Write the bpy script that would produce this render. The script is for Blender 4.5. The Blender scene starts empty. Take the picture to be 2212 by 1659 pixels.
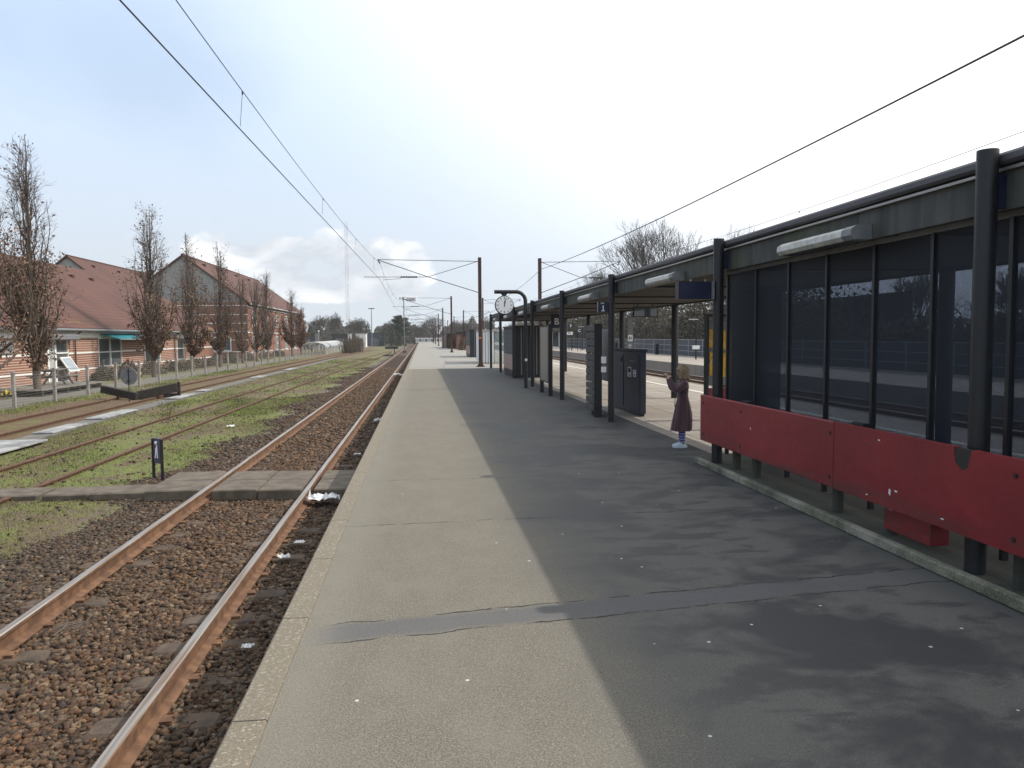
import bpy, math, random
import numpy as np
from mathutils import Vector, Matrix
sc = bpy.context.scene
COL = sc.collection
R = math.radians
rnd = random.Random(7)

# ------------------------------------------------------------------ camera
EYE = Vector((0, 0, 1.70)); PSI = R(6.737); PIT = R(3.566); ROLL = R(-0.4)
def setup_camera():
    r0 = Vector((math.cos(PSI), -math.sin(PSI), 0))
    f0 = Vector((math.sin(PSI)*math.cos(PIT), math.cos(PSI)*math.cos(PIT), -math.sin(PIT)))
    u0 = r0.cross(f0)
    rr = r0*math.cos(ROLL) + u0*math.sin(ROLL)
    uu = -r0*math.sin(ROLL) + u0*math.cos(ROLL)
    m = Matrix((rr, uu, -f0)).transposed().to_4x4()
    m.translation = EYE
    cd = bpy.data.cameras.new('camera'); cam = bpy.data.objects.new('camera', cd)
    COL.objects.link(cam); cam.matrix_world = m
    cd.sensor_width = 36; cd.lens = 1650/2212*36; cd.clip_start = 0.05; cd.clip_end = 9000
    sc.camera = cam
setup_camera()
def yd(D, X):            # depth from the eye and sideways offset -> distance along the track
    return (D - 0.1173*X)/0.9931

# ------------------------------------------------------------------ materials
def newmat(name):
    m = bpy.data.materials.new(name); m.use_nodes = True
    nt = m.node_tree; bs = nt.nodes['Principled BSDF']
    return m, nt, bs
class N:
    def __init__(s, nt): s.nt = nt
    def n(s, t, **k):
        x = s.nt.nodes.new(t)
        for a, b in k.items(): setattr(x, a, b)
        return x
    def l(s, a, b): s.nt.links.new(a, b)
    def sock(s, inp, v):
        if isinstance(v, bpy.types.NodeSocket): s.l(v, inp)
        else: inp.default_value = v
    def m(s, op, a, b=0.0, c=None, clamp=False):
        x = s.n('ShaderNodeMath', operation=op); x.use_clamp = clamp
        s.sock(x.inputs[0], a); s.sock(x.inputs[1], b)
        if c is not None: s.sock(x.inputs[2], c)
        return x.outputs[0]
    def pos(s):
        return s.n('ShaderNodeNewGeometry').outputs['Position']
    def sep(s, v):
        x = s.n('ShaderNodeSeparateXYZ'); s.l(v, x.inputs[0]); return x.outputs
    def comb(s, a, b, c):
        x = s.n('ShaderNodeCombineXYZ')
        for i, v in enumerate((a, b, c)): s.sock(x.inputs[i], v)
        return x.outputs[0]
    def scale(s, v, sc3):
        x = s.n('ShaderNodeVectorMath', operation='MULTIPLY'); s.l(v, x.inputs[0]); x.inputs[1].default_value = sc3
        return x.outputs[0]
    def noise(s, v, scale, det=3, rough=0.55, dist=0.0):
        x = s.n('ShaderNodeTexNoise'); s.l(v, x.inputs['Vector'])
        x.inputs['Scale'].default_value = scale; x.inputs['Detail'].default_value = det
        x.inputs['Roughness'].default_value = rough; x.inputs['Distortion'].default_value = dist
        return x.outputs['Fac']
    def vor(s, v, scale, feat='F1', out='Distance'):
        x = s.n('ShaderNodeTexVoronoi', feature=feat); s.l(v, x.inputs['Vector']); x.inputs['Scale'].default_value = scale
        return x.outputs[out]
    def ramp(s, f, stops):
        x = s.n('ShaderNodeValToRGB'); s.l(f, x.inputs[0])
        e = x.color_ramp.elements
        while len(e) > len(stops): e.remove(e[-1])
        while len(e) < len(stops): e.new(0.5)
        for i, (p, c) in enumerate(stops):
            e[i].position = p; e[i].color = (*c, 1) if not isinstance(c, (int, float)) else (c, c, c, 1)
        return x.outputs[0]
    def step(s, f, lo, hi):
        x = s.n('ShaderNodeMapRange'); s.sock(x.inputs[0], f)
        x.inputs[1].default_value = lo; x.inputs[2].default_value = hi; x.interpolation_type = 'SMOOTHSTEP'
        return x.outputs[0]
    def mix(s, f, a, b, mode='MIX'):
        x = s.n('ShaderNodeMix', data_type='RGBA', blend_type=mode)
        s.sock(x.inputs[0], f)
        for i, v in ((6, a), (7, b)):
            if isinstance(v, tuple): v = (*v, 1) if len(v) == 3 else v
            s.sock(x.inputs[i], v)
        return x.outputs[2]
    def bump(s, h, strength, dist=0.01):
        x = s.n('ShaderNodeBump'); s.l(h, x.inputs['Height']); x.inputs['Strength'].default_value = strength
        x.inputs['Distance'].default_value = dist
        return x.outputs[0]

def simple(name, col, rough=0.6, metal=0.0, var=0.25, vs=6.0, bump=0.15, col2=None, spec=0.5, fine=60):
    """painted / worn surface: two noise scales shift the colour, a fine bump breaks the shine"""
    m, nt, bs = newmat(name); g = N(nt); p = g.pos()
    a = g.noise(p, vs, 5); b = g.noise(p, fine, 2)
    c2 = col2 or tuple(c*(1-var) for c in col)
    c1 = tuple(min(1, c*(1+var*0.4)) for c in col)
    f = g.step(g.m('ADD', g.m('MULTIPLY', a, 0.75), g.m('MULTIPLY', b, 0.25)), 0.35, 0.65)
    g.l(g.mix(f, c2, c1), bs.inputs['Base Color'])
    bs.inputs['Roughness'].default_value = rough
    g.l(g.m('ADD', g.m('MULTIPLY', a, 0.3), rough-0.15, clamp=True), bs.inputs['Roughness'])
    bs.inputs['Metallic'].default_value = metal; bs.inputs['Specular IOR Level'].default_value = spec
    if bump: g.l(g.bump(b, bump, 0.004), bs.inputs['Normal'])
    return m
MT = {}
MT['dark_paint'] = simple('dark_paint', (.007, .008, .011), .45)
MT['black'] = simple('black_board', (.010, .011, .013), .5)
MT['navy'] = simple('navy_enamel', (.012, .016, .045), .35, var=.15)
MT['sign_purple'] = simple('sign_enamel', (.055, .050, .105), .45)
MT['navy_cab'] = simple('navy_cabinet', (.030, .036, .055), .5)
MT['mast'] = simple('rusty_mast', (.085, .040, .030), .8, col2=(.035, .022, .020), vs=3)
MT['red'] = simple('red_panel', (.22, .014, .019), .5, var=.22, vs=1.6, bump=.08, col2=(.13, .010, .014))
def red_mat():
    m, nt, bs = newmat('worn_red_board'); g = N(nt); p = g.pos()
    a = g.noise(g.scale(p, (1, .8, 1)), 1.3, 5); b = g.noise(g.scale(p, (1, .25, 2.5)), 5, 6, .7); c_ = g.noise(p, 45, 3, .7)
    c = g.mix(g.step(a, .32, .68), (.155, .011, .015), (.215, .015, .020))
    c = g.mix(g.m('MULTIPLY', g.step(b, .62, .78), .35), c, (.075, .016, .016))
    sc_ = g.noise(g.scale(p, (1, 1.2, 7)), 9, 2, .4, 1.5)
    c = g.mix(g.m('MULTIPLY', g.step(g.m('ABSOLUTE', g.m('SUBTRACT', sc_, .5)), .006, .0), g.m('MULTIPLY', g.step(b, .56, .66), .35)), c, (.42, .20, .18))
    low = g.step(g.sep(p)[2], .52, .38); c = g.mix(g.m('MULTIPLY', g.m('MULTIPLY', low, g.step(b, .40, .60)), .55), c, (.050, .030, .022))
    g.l(c, bs.inputs['Base Color']); g.l(g.m('ADD', g.m('MULTIPLY', b, .35), .28), bs.inputs['Roughness'])
    g.l(g.bump(g.m('ADD', g.m('MULTIPLY', a, 6.0), g.m('MULTIPLY', c_, .12)), .25, .02), bs.inputs['Normal'])
    return m
MT['red'] = red_mat()
MT['rail_old'] = simple('brown_old_rail', (.105, .055, .032), .9, var=.35)
MT['white'] = simple('white_paint', (.78, .78, .76), .5, var=.1)
MT['lightgrey'] = simple('light_grey_metal', (.42, .43, .43), .45, var=.2)
MT['grey'] = simple('grey_metal', (.17, .18, .19), .5, var=.2)
MT['fencepost'] = simple('concrete_post', (.30, .28, .26), .9, var=.35, vs=4)
MT['steelwire'] = simple('steel_wire', (.045, .045, .048), .5, metal=.4)
MT['concrete'] = simple('concrete', (.135, .13, .115), .9, var=.35, vs=2.5, bump=.3)
MT['palecon'] = simple('pale_concrete', (.29, .295, .295), .9, var=.45, vs=2.5, bump=.2)
MT['wood'] = simple('grey_timber', (.17, .155, .13), .85, var=.4, vs=5, bump=.3)
MT['slab'] = simple('old_crossing_slab', (.120, .098, .074), .9, var=.4, vs=5, bump=.35)
MT['darkwood'] = simple('tarred_timber', (.030, .024, .020), .8, var=.4, vs=5, bump=.3)
MT['bark'] = simple('bark', (.115, .088, .068), .95, var=.45, vs=4, bump=.4)
MT['barkdark'] = simple('dark_winter_bark', (.050, .042, .035), .95, var=.3, vs=.6, bump=0)
MT['barkfar'] = simple('bark_distant', (.105, .092, .080), .95, var=.3, vs=.6, bump=0)
MT['silver'] = simple('brushed_metal', (.32, .31, .29), .35, metal=.6, var=.15)
MT['yellow'] = simple('yellow_paper', (.72, .42, .03), .6, var=.2)
MT['teal'] = simple('teal_canvas', (.01, .20, .24), .75, var=.1)
MT['skin'] = simple('skin', (.62, .36, .27), .55, var=.06, bump=0)
MT['hair'] = simple('blond_hair', (.25, .17, .095), .55, var=.45, vs=40, fine=160, bump=.6)
MT['shoe'] = simple('pale_blue_shoe', (.42, .50, .55), .6, var=.1)
MT['clock'] = simple('clock_dial', (.80, .80, .80), .35, var=.03)
MT['lampshade'] = simple('lamp_diffuser', (.48, .48, .44), .35, var=.35, vs=9)
MT['sign_white'] = simple('sign_white', (.80, .80, .80), .5, var=.04)
MT['litter'] = simple('crumpled_paper', (.75, .75, .74), .8, var=.2, vs=20)
MT['pink'] = simple('pink_panel', (.36, .25, .22), .7, var=.12)
MT['orange'] = simple('orange_enamel', (.75, .18, .02), .5)
MT['ochre'] = simple('lichen', (.40, .26, .05), .9)
MT['car_silver'] = simple('car_paint_silver', (.45, .47, .50), .25, metal=.5, var=.05)
MT['car_dark'] = simple('car_paint_dark', (.03, .035, .05), .25, metal=.3, var=.05)
MT['car_white'] = simple('car_paint_white', (.75, .76, .78), .3, var=.05)
MT['car_blue'] = simple('car_paint_blue', (.05, .10, .22), .25, metal=.4, var=.05)
MT['shed_blue'] = simple('shed_cladding', (.07, .085, .12), .7, var=.2, vs=.5)
MT['shed_dark'] = simple('shed_dark', (.045, .047, .05), .7, var=.2, vs=.5)

def glass(name, col, rough=.05, alpha=1.0):
    m, nt, bs = newmat(name); g = N(nt)
    nz = g.noise(g.pos(), .7, 3)
    g.l(g.mix(nz, tuple(c*.6 for c in col), col), bs.inputs['Base Color'])
    bs.inputs['Roughness'].default_value = rough; bs.inputs['Specular IOR Level'].default_value = .8
    if alpha < 1: bs.inputs['Alpha'].default_value = alpha
    return m
MT['window'] = glass('window_glass', (.12, .14, .15))
MT['clearglass'] = glass('clear_glass', (.40, .52, .52), .06, .35)
MT['arcglass'] = glass('arched_glass', (.35, .47, .55), .12, .6)

def striped(name, c1, c2, period, duty, axis=2, var=.25, rough=.85, bump=.6):
    m, nt, bs = newmat(name); g = N(nt); p = g.pos(); s = g.sep(p)
    t = g.m('FRACT', g.m('DIVIDE', g.m('ADD', s[axis], 50.0), period))
    f = g.m('LESS_THAN', t, duty)
    nz = g.noise(p, 3.0, 5); n2 = g.noise(g.scale(p, (6, 6, 14)), 2.0, 2)
    cc = g.mix(g.step(g.m('ADD', g.m('MULTIPLY', nz, .5), g.m('MULTIPLY', n2, .5)), .3, .7), tuple(c*(1-var) for c in c1), tuple(min(1, c*(1+var)) for c in c1))
    g.l(g.mix(f, cc, c2), bs.inputs['Base Color']); bs.inputs['Roughness'].default_value = rough
    g.l(g.bump(g.m('SUBTRACT', 1.0, f), bump, .015), bs.inputs['Normal'])
    return m
MT['brickband'] = striped('banded_brick', (.235, .098, .062), (.46, .38, .32), .13, .30, var=.25)
MT['brickplain'] = striped('plain_brick', (.22, .100, .070), (.26, .17, .135), .075, .14, var=.25, bump=.3)
MT['boards'] = striped('dark_boards', (.085, .088, .088), (.008, .008, .008), .215, .06, var=.25)
MT['soffit'] = striped('soffit_boards', (.045, .040, .034), (.012, .011, .010), .145, .12, axis=0, var=.3)
MT['gable'] = striped('grey_gable_sheet', (.27, .27, .265), (.21, .21, .205), .60, .05, axis=0, var=.2, bump=.1)
MT['whitesheet'] = striped('white_sheet', (.74, .77, .78), (.5, .52, .53), .18, .10, axis=0, var=.06)
MT['tower'] = striped('tower_paint', (.62, .60, .60), (.50, .22, .20), 24.0, .5, var=.05, bump=0)

def roof_mat():
    m, nt, bs = newmat('roof_tiles'); g = N(nt); p = g.pos(); s = g.sep(p)
    t = g.m('FRACT', g.m('DIVIDE', g.m('ADD', s[2], 20.0), .235))
    row = g.m('FLOOR', g.m('DIVIDE', g.m('ADD', s[2], 20.0), .235))
    yy = g.m('FRACT', g.m('DIVIDE', g.m('ADD', s[1], g.m('MULTIPLY', row, .15)), .30))
    seam = g.m('MAXIMUM', g.m('LESS_THAN', t, .15), g.m('MULTIPLY', g.m('LESS_THAN', yy, .08), .35))
    nz = g.noise(p, .35, 4); n2 = g.noise(p, 7, 3)
    c = g.mix(g.step(nz, .3, .7), (.066, .024, .015), (.100, .038, .025))
    c = g.mix(g.m('MULTIPLY', g.step(n2, .5, .8), .5), c, (.13, .055, .04))
    moss = g.m('MULTIPLY', g.step(s[2], 3.3, 2.2), g.step(g.noise(g.scale(p, (1, .35, 1)), .9, 4), .54, .66))
    c = g.mix(moss, c, (.22, .13, .03))
    g.l(g.mix(seam, c, (.05, .022, .018)), bs.inputs['Base Color']); bs.inputs['Roughness'].default_value = .8
    g.l(g.bump(t, .6, .03), bs.inputs['Normal'])
    return m
MT['roof'] = roof_mat()

def fascia_mat():
    m, nt, bs = newmat('weathered_fascia'); g = N(nt); p = g.pos(); s = g.sep(p)
    streak = g.noise(g.scale(p, (1, 5, .5)), 1.4, 4); blot = g.noise(p, 1.1, 4)
    c = g.mix(g.step(streak, .35, .65), (.030, .032, .029), (.068, .068, .060))
    c = g.mix(g.m('MULTIPLY', g.step(blot, .45, .65), .8), c, (.045, .055, .030))
    joint = g.m('LESS_THAN', g.m('FRACT', g.m('DIVIDE', g.m('ADD', s[1], 4.0), 2.6)), .006)
    g.l(g.mix(joint, c, (.01, .01, .01)), bs.inputs['Base Color']); bs.inputs['Roughness'].default_value = .75
    return m
MT['fascia'] = fascia_mat()

def perforated():
    m, nt, bs = newmat('perforated_sheet'); g = N(nt); s = g.sep(g.pos())
    p_ = .0185
    u = g.m('ADD', g.m('MULTIPLY', s[1], 1.0/p_), g.m('MULTIPLY', s[0], 1.0/p_)); w = g.m('MULTIPLY', s[2], 1.75/p_)
    a = g.m('ABSOLUTE', g.m('SUBTRACT', g.m('FRACT', g.m('ADD', u, w)), .5))
    b = g.m('ABSOLUTE', g.m('SUBTRACT', g.m('FRACT', g.m('SUBTRACT', u, w)), .5))
    hole = g.m('LESS_THAN', g.m('MAXIMUM', a, b), .338)
    bs.inputs['Base Color'].default_value = (.007, .011, .017, 1); bs.inputs['Roughness'].default_value = .62; bs.inputs['Specular IOR Level'].default_value = .35
    tr = g.n('ShaderNodeBsdfTransparent'); mx = g.n('ShaderNodeMixShader')
    tr.inputs[0].default_value = (.80, .88, 1.0, 1)
    g.l(g.m('MULTIPLY', hole, .92), mx.inputs[0]); g.l(bs.outputs[0], mx.inputs[1]); g.l(tr.outputs[0], mx.inputs[2])
    g.l(mx.outputs[0], nt.nodes['Material Output'].inputs[0])
    return m
MT['perforated'] = perforated()

def wiremesh():
    m, nt, bs = newmat('fence_wire_mesh'); g = N(nt); s = g.sep(g.pos())
    a = g.m('LESS_THAN', g.m('FRACT', g.m('MULTIPLY', s[1], 14.0)), .055)
    b = g.m('LESS_THAN', g.m('FRACT', g.m('MULTIPLY', g.m('ADD', s[2], 5.0), 10.0)), .05)
    f = g.m('MAXIMUM', a, b)
    bs.inputs['Base Color'].default_value = (.28, .27, .26, 1); bs.inputs['Roughness'].default_value = .6
    tr = g.n('ShaderNodeBsdfTransparent'); mx = g.n('ShaderNodeMixShader')
    g.l(f, mx.inputs[0]); g.l(tr.outputs[0], mx.inputs[1]); g.l(bs.outputs[0], mx.inputs[2])
    g.l(mx.outputs[0], nt.nodes['Material Output'].inputs[0])
    return m
MT['wiremesh'] = wiremesh()

def rail_mat():
    m, nt, bs = newmat('rusty_rail'); g = N(nt); p = g.pos()
    nz = g.noise(p, 9, 5); n2 = g.noise(g.scale(p, (1, .08, 1)), 30, 3)
    g.l(g.mix(g.step(nz, .3, .7), (.092, .046, .025), (.190, .100, .054)), bs.inputs['Base Color'])
    bs.inputs['Roughness'].default_value = .85; g.l(g.bump(nz, .2, .003), bs.inputs['Normal'])
    m2, nt, bs = newmat('rail_running_surface'); g = N(nt); p = g.pos()
    n2 = g.noise(g.scale(p, (40, .6, 1)), 1.5, 3)
    g.l(g.mix(g.step(n2, .35, .6), (.24, .15, .09), (.38, .35, .31)), bs.inputs['Base Color'])
    bs.inputs['Roughness'].default_value = .38; bs.inputs['Metallic'].default_value = .7
    return m, m2
MT['rail'], MT['railtop'] = rail_mat()

def vcol(name, rough=.9, bumpy=True, tr=0.0, scale=60):
    m, nt, bs = newmat(name); g = N(nt)
    at = g.n('ShaderNodeAttribute'); at.attribute_name = 'tint'
    nz = g.noise(g.pos(), scale, 3)
    g.l(g.mix(g.step(nz, .25, .75), g.mix(1.0, at.outputs['Color'], (.5, .5, .5), 'MULTIPLY'), g.mix(1.0, at.outputs['Color'], (1.25, 1.22, 1.2), 'MULTIPLY')), bs.inputs['Base Color'])
    bs.inputs['Roughness'].default_value = rough
    if tr: bs.inputs['Transmission Weight'].default_value = 0
    return m
MT['stones'] = vcol('ballast_stones', .85)
MT['leafy'] = vcol('leaf_blades', .8, scale=2)

def ballast_mat():
    m, nt, bs = newmat('ballast_bed'); g = N(nt); p = g.pos(); s = g.sep(p)
    cell = g.n('ShaderNodeTexVoronoi'); g.l(p, cell.inputs['Vector']); cell.inputs['Scale'].default_value = 22
    cc = g.ramp(g.sep(cell.outputs['Color'])[0], [(0, (.035, .022, .013)), (.35, (.080, .048, .027)), (.7, (.10, .066, .042)), (1, (.145, .115, .085))])
    dark = g.step(cell.outputs['Distance'], .28, .62)
    far = g.step(s[1], 16.0, 40.0)
    c = g.mix(g.m('MULTIPLY', dark, g.m('SUBTRACT', 1.0, g.m('MULTIPLY', far, .6))), cc, (.015, .011, .008))
    big = g.noise(p, .5, 4)
    c = g.mix(g.m('MULTIPLY', g.step(big, .4, .7), .45), c, (.075, .045, .026))
    g.l(c, bs.inputs['Base Color']); bs.inputs['Roughness'].default_value = .95
    g.l(g.bump(g.m('SUBTRACT', 1.0, cell.outputs['Distance']), 1.0, .03), bs.inputs['Normal'])
    return m
MT['ballast'] = ballast_mat()

def ground_mat():
    m, nt, bs = newmat('ground_cover'); g = N(nt); p = g.pos(); s = g.sep(p)
    n1 = g.noise(g.scale(p, (1, .45, 1)), .55, 5, .6); n2 = g.noise(g.scale(p, (1, .5, 1)), 3.2, 5, .65); n3 = g.noise(p, 40, 3, .7)
    grass = g.mix(g.step(n3, .3, .7), (.065, .085, .018), (.175, .190, .048))
    grass = g.mix(g.step(n1, .42, .62), grass, g.mix(n3, (.070, .058, .020), (.155, .125, .045)))
    dirt = g.mix(g.step(n3, .3, .7), (.055, .036, .022), (.165, .118, .075))
    n4 = g.noise(g.scale(p, (1, .4, 1)), 9, 5, .7)
    f = g.step(g.m('ADD', g.m('MULTIPLY', n1, .35), g.m('ADD', g.m('MULTIPLY', n2, .35), g.m('MULTIPLY', n4, .30))), .455, .545)
    c = g.mix(f, grass, dirt)
    xw = g.m('ADD', s[0], g.m('MULTIPLY', g.m('SUBTRACT', n2, .5), 1.1))
    # rusty gravel under the far siding
    band = g.m('MULTIPLY', g.step(xw, -14.0, -13.3), g.step(xw, -9.6, -10.2))
    c = g.mix(g.m('MULTIPLY', band, g.step(n2, .66, .42)), c, g.mix(g.step(n3, .3, .7), (.050, .030, .015), (.160, .100, .052)))
    band2 = g.m('MULTIPLY', g.step(xw, -4.7, -4.0), .8)
    c = g.mix(band2, c, g.mix(g.step(n3, .35, .65), (.06, .048, .036), (.18, .155, .125)))
    # gravel path behind the fence
    band3 = g.m('MULTIPLY', g.step(xw, -17.3, -16.9), g.step(xw, -14.6, -15.0))
    c = g.mix(band3, c, g.mix(n3, (.10, .095, .075), (.175, .165, .14)))
    g.l(c, bs.inputs['Base Color']); bs.inputs['Roughness'].default_value = .95
    g.l(g.bump(n3, .7, .03), bs.inputs['Normal'])
    return m
MT['ground'] = ground_mat()

def platform_mat():
    m, nt, bs = newmat('platform_surface'); g = N(nt); p = g.pos(); s = g.sep(p); X, Y = s[0], s[1]
    fine = g.noise(p, 110, 2, .8); big = g.noise(p, .8, 5, .6); mid = g.noise(g.scale(p, (1, .6, 1)), 3.0, 6, .65)
    vr = g.vor(p, 150, out='Color')
    agg = g.step(g.sep(vr)[0], .70, 1.0)
    c = g.mix(g.step(fine, .3, .7), (.070, .062, .049), (.195, .175, .138))
    c = g.mix(g.m('MULTIPLY', agg, .38), c, (.30, .27, .225))
    c = g.mix(g.m('MULTIPLY', g.step(mid, .35, .75), .35), c, (.20, .185, .15))
    shade_stain_x = g.m('ADD', X, g.m('ADD', g.m('MULTIPLY', g.m('SUBTRACT', big, .5), .9), g.m('MULTIPLY', g.m('SUBTRACT', mid, .5), .5)))
    c = g.mix(g.m('MULTIPLY', g.step(shade_stain_x, .5, 1.3), .62), c, g.mix(fine, (.038, .042, .045), (.092, .100, .105)))  # canopy shade painted into the asphalt as a darker, cooler tone
    # wet and oily stains on the walked side
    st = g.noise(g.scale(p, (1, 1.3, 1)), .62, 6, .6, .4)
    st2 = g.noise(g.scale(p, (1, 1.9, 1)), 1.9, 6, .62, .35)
    stm = g.m('MULTIPLY', g.m('MAXIMUM', g.step(g.m('ADD', st, g.m('MULTIPLY', g.m('MULTIPLY', g.step(Y, 6.0, 7.5), g.step(Y, 17.0, 13.0)), .05)), .50, .60), g.m('MULTIPLY', g.step(st2, .49, .60), .8)), g.step(shade_stain_x, .9, 1.7))
    edge = g.step(shade_stain_x, 2.9, 3.6)
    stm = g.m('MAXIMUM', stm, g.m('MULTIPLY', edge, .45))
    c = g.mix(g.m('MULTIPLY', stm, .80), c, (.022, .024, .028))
    # pale specks (gum, grit)
    sp = g.n('ShaderNodeTexVoronoi'); g.l(p, sp.inputs['Vector']); sp.inputs['Scale'].default_value = 4.2
    spm = g.m('LESS_THAN', sp.outputs['Distance'], .045)
    c = g.mix(g.m('MULTIPLY', spm, g.m('GREATER_THAN', g.sep(sp.outputs['Color'])[1], .5)), c, (.45, .45, .44))
    # repaired trench across the platform
    w = g.m('MULTIPLY', g.m('SUBTRACT', g.noise(p, 4, 4), .5), .12)
    d = g.m('ABSOLUTE', g.m('ADD', g.m('SUBTRACT', Y, g.m('ADD', g.m('MULTIPLY', X, .13), 4.46)), w))
    tm = g.m('MULTIPLY', g.m('MULTIPLY', g.step(d, .17, .08), g.step(X, -.72, -.5)), g.step(X, 4.2, 2.2))
    tm = g.m('MULTIPLY', tm, g.step(mid, .12, .40)); c = g.mix(g.m('MULTIPLY', tm, .72), c, g.mix(fine, (.055, .058, .064), (.12, .12, .125)))
    cr = g.m('MULTIPLY', g.step(g.m('ABSOLUTE', g.m('SUBTRACT', g.m('ABSOLUTE', d), .145)), .012, .004), g.m('MULTIPLY', g.step(X, -.7, -.4), g.step(mid, .42, .5)))
    c = g.mix(cr, c, (.02, .02, .02))
    # hair cracks
    for off, sl, a in ((6.95, .05, .02), (9.1, -.02, .016), (13.4, .03, .02), (17.2, .0, .03)):
        dd = g.m('ABSOLUTE', g.m('ADD', g.m('SUBTRACT', Y, g.m('ADD', g.m('MULTIPLY', X, sl), off)), g.m('MULTIPLY', w, 1.6)))
        c = g.mix(g.m('MULTIPLY', g.step(dd, a, a*.3), g.m('MULTIPLY', g.step(mid, .44, .52), .7)), c, (.03, .03, .03))
    # light sandy margin next to the edge strip
    c = g.mix(g.m('MULTIPLY', g.step(g.m('ADD', X, g.m('MULTIPLY', g.m('SUBTRACT', mid, .5), .35)), -.35, -.62), .28), c, (.22, .205, .17))
    # paving flags on the far half and the far end
    bt = g.n('ShaderNodeTexBrick'); g.l(g.scale(g.comb(X, Y, 0.0), (1, 1, 1)), bt.inputs['Vector'])
    bt.inputs['Scale'].default_value = 1.0; bt.inputs['Brick Width'].default_value = .9; bt.inputs['Row Height'].default_value = .9
    bt.inputs['Mortar Size'].default_value = .012; bt.offset = 0.0
    bt.inputs['Color1'].default_value = (.27, .235, .20, 1); bt.inputs['Color2'].default_value = (.33, .29, .245, 1); bt.inputs['Mortar'].default_value = (.05, .045, .04, 1)
    fl = g.mix(g.m('MULTIPLY', g.step(mid, .4, .8), .3), bt.outputs['Color'], (.20, .18, .16))
    c = g.mix(g.m('GREATER_THAN', X, 4.12), c, fl)
    far = g.m('MULTIPLY', g.m('GREATER_THAN', Y, 41.0), g.m('LESS_THAN', X, 4.12))
    sl = g.m('LESS_THAN', g.m('FRACT', g.m('DIVIDE', Y, 4.3)), .02)
    c = g.mix(far, c, g.mix(g.m('MULTIPLY', sl, .7), g.mix(mid, (.22, .21, .19), (.29, .275, .25)), (.05, .05, .05)))
    ln = g.m('MULTIPLY', g.m('GREATER_THAN', X, 8.22), g.m('LESS_THAN', X, 8.34))
    c = g.mix(ln, c, (.62, .61, .58))
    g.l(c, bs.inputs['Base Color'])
    g.l(g.m('SUBTRACT', .92, g.m('MULTIPLY', stm, .30)), bs.inputs['Roughness'])
    bs.inputs['Specular IOR Level'].default_value = .35
    g.l(g.bump(g.m('ADD', fine, g.m('MULTIPLY', agg, .6)), .45, .006), bs.inputs['Normal'])
    return m
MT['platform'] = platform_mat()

def edge_mat():
    m, nt, bs = newmat('platform_edge_slab'); g = N(nt); p = g.pos(); s = g.sep(p)
    f = g.noise(p, 120, 2, .8); b = g.noise(p, 2, 4)
    c = g.mix(g.step(f, .3, .7), (.120, .102, .075), (.205, .176, .132))
    c = g.mix(g.m('MULTIPLY', g.step(b, .45, .75), .45), c, (.16, .145, .10))
    vr = g.vor(p, 80, out='Color'); c = g.mix(g.m('MULTIPLY', g.step(g.sep(vr)[0], .8, 1.), .5), c, (.38, .34, .27))
    jt = g.m('LESS_THAN', g.m('FRACT', g.m('DIVIDE', g.m('ADD', s[1], .35), 1.25)), .009)
    g.l(g.mix(jt, c, (.03, .025, .02)), bs.inputs['Base Color']); bs.inputs['Roughness'].default_value = .9
    g.l(g.bump(f, .5, .005), bs.inputs['Normal'])
    return m
MT['edge'] = edge_mat()
def dress_mat():
    m, nt, bs = newmat('plum_jersey'); g = N(nt); p = g.pos()
    nz = g.noise(p, 25, 4); g.l(g.mix(nz, (.040, .017, .024), (.085, .036, .044)), bs.inputs['Base Color'])
    bs.inputs['Roughness'].default_value = .85; bs.inputs['Sheen Weight'].default_value = .3
    return m
MT['dress'] = dress_mat()
MT['stalk'] = simple('green_stalk', (.08, .14, .03), .8)
MT['boards2'] = simple('weathered_slats', (.062, .060, .055), .7, var=.35, vs=4)
MT['roofedge'] = simple('purple_grey_flashing', (.075, .072, .082), .6, var=.2)
MT['skyglass'] = glass('tilted_glass', (.45, .52, .58), .04)
MT['hedgegreen'] = simple('dark_green_box', (.012, .03, .016), .6)
MT['railgrey'] = simple('galvanised_rail', (.30, .32, .34), .5, var=.15)
MT['fencepanel'] = striped('fence_panel', (.075, .082, .092), (.05, .055, .06), 1.55, .03, axis=1, var=.15, bump=.1)
MT['socks'] = striped('striped_socks', (.20, .21, .38), (.035, .012, .10), .042, .48, var=.08, bump=.05)

# ------------------------------------------------------------------ mesh helpers
def np_mesh(name, V, F, mat=None, tint=None, smooth=False):
    V = np.asarray(V, dtype=np.float32); F = np.asarray(F, dtype=np.int32)
    me = bpy.data.meshes.new(name); k = F.shape[1]
    me.vertices.add(len(V)); me.vertices.foreach_set('co', V.ravel())
    me.loops.add(F.size); me.loops.foreach_set('vertex_index', F.ravel())
    me.polygons.add(len(F)); me.polygons.foreach_set('loop_start', np.arange(0, F.size, k, dtype=np.int32))
    me.polygons.foreach_set('loop_total', np.full(len(F), k, dtype=np.int32))
    if smooth: me.polygons.foreach_set('use_smooth', np.ones(len(F), dtype=bool))
    me.update(calc_edges=True)
    if tint is not None:
        a = me.color_attributes.new('tint', 'FLOAT_COLOR', 'POINT')
        t = np.ones((len(V), 4), dtype=np.float32); t[:, :3] = tint
        a.data.foreach_set('color', t.ravel())
    if mat: me.materials.append(mat)
    return me
def link(name, me, parent=None, loc=None):
    o = bpy.data.objects.new(name, me); COL.objects.link(o)
    if parent: o.parent = parent
    if loc: o.location = loc
    return o
def tag(o, label=None, cat=None, group=None, kind=None):
    if label: o['label'] = label
    if cat: o['category'] = cat
    if group: o['group'] = group
    if kind: o['kind'] = kind
    return o
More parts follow.
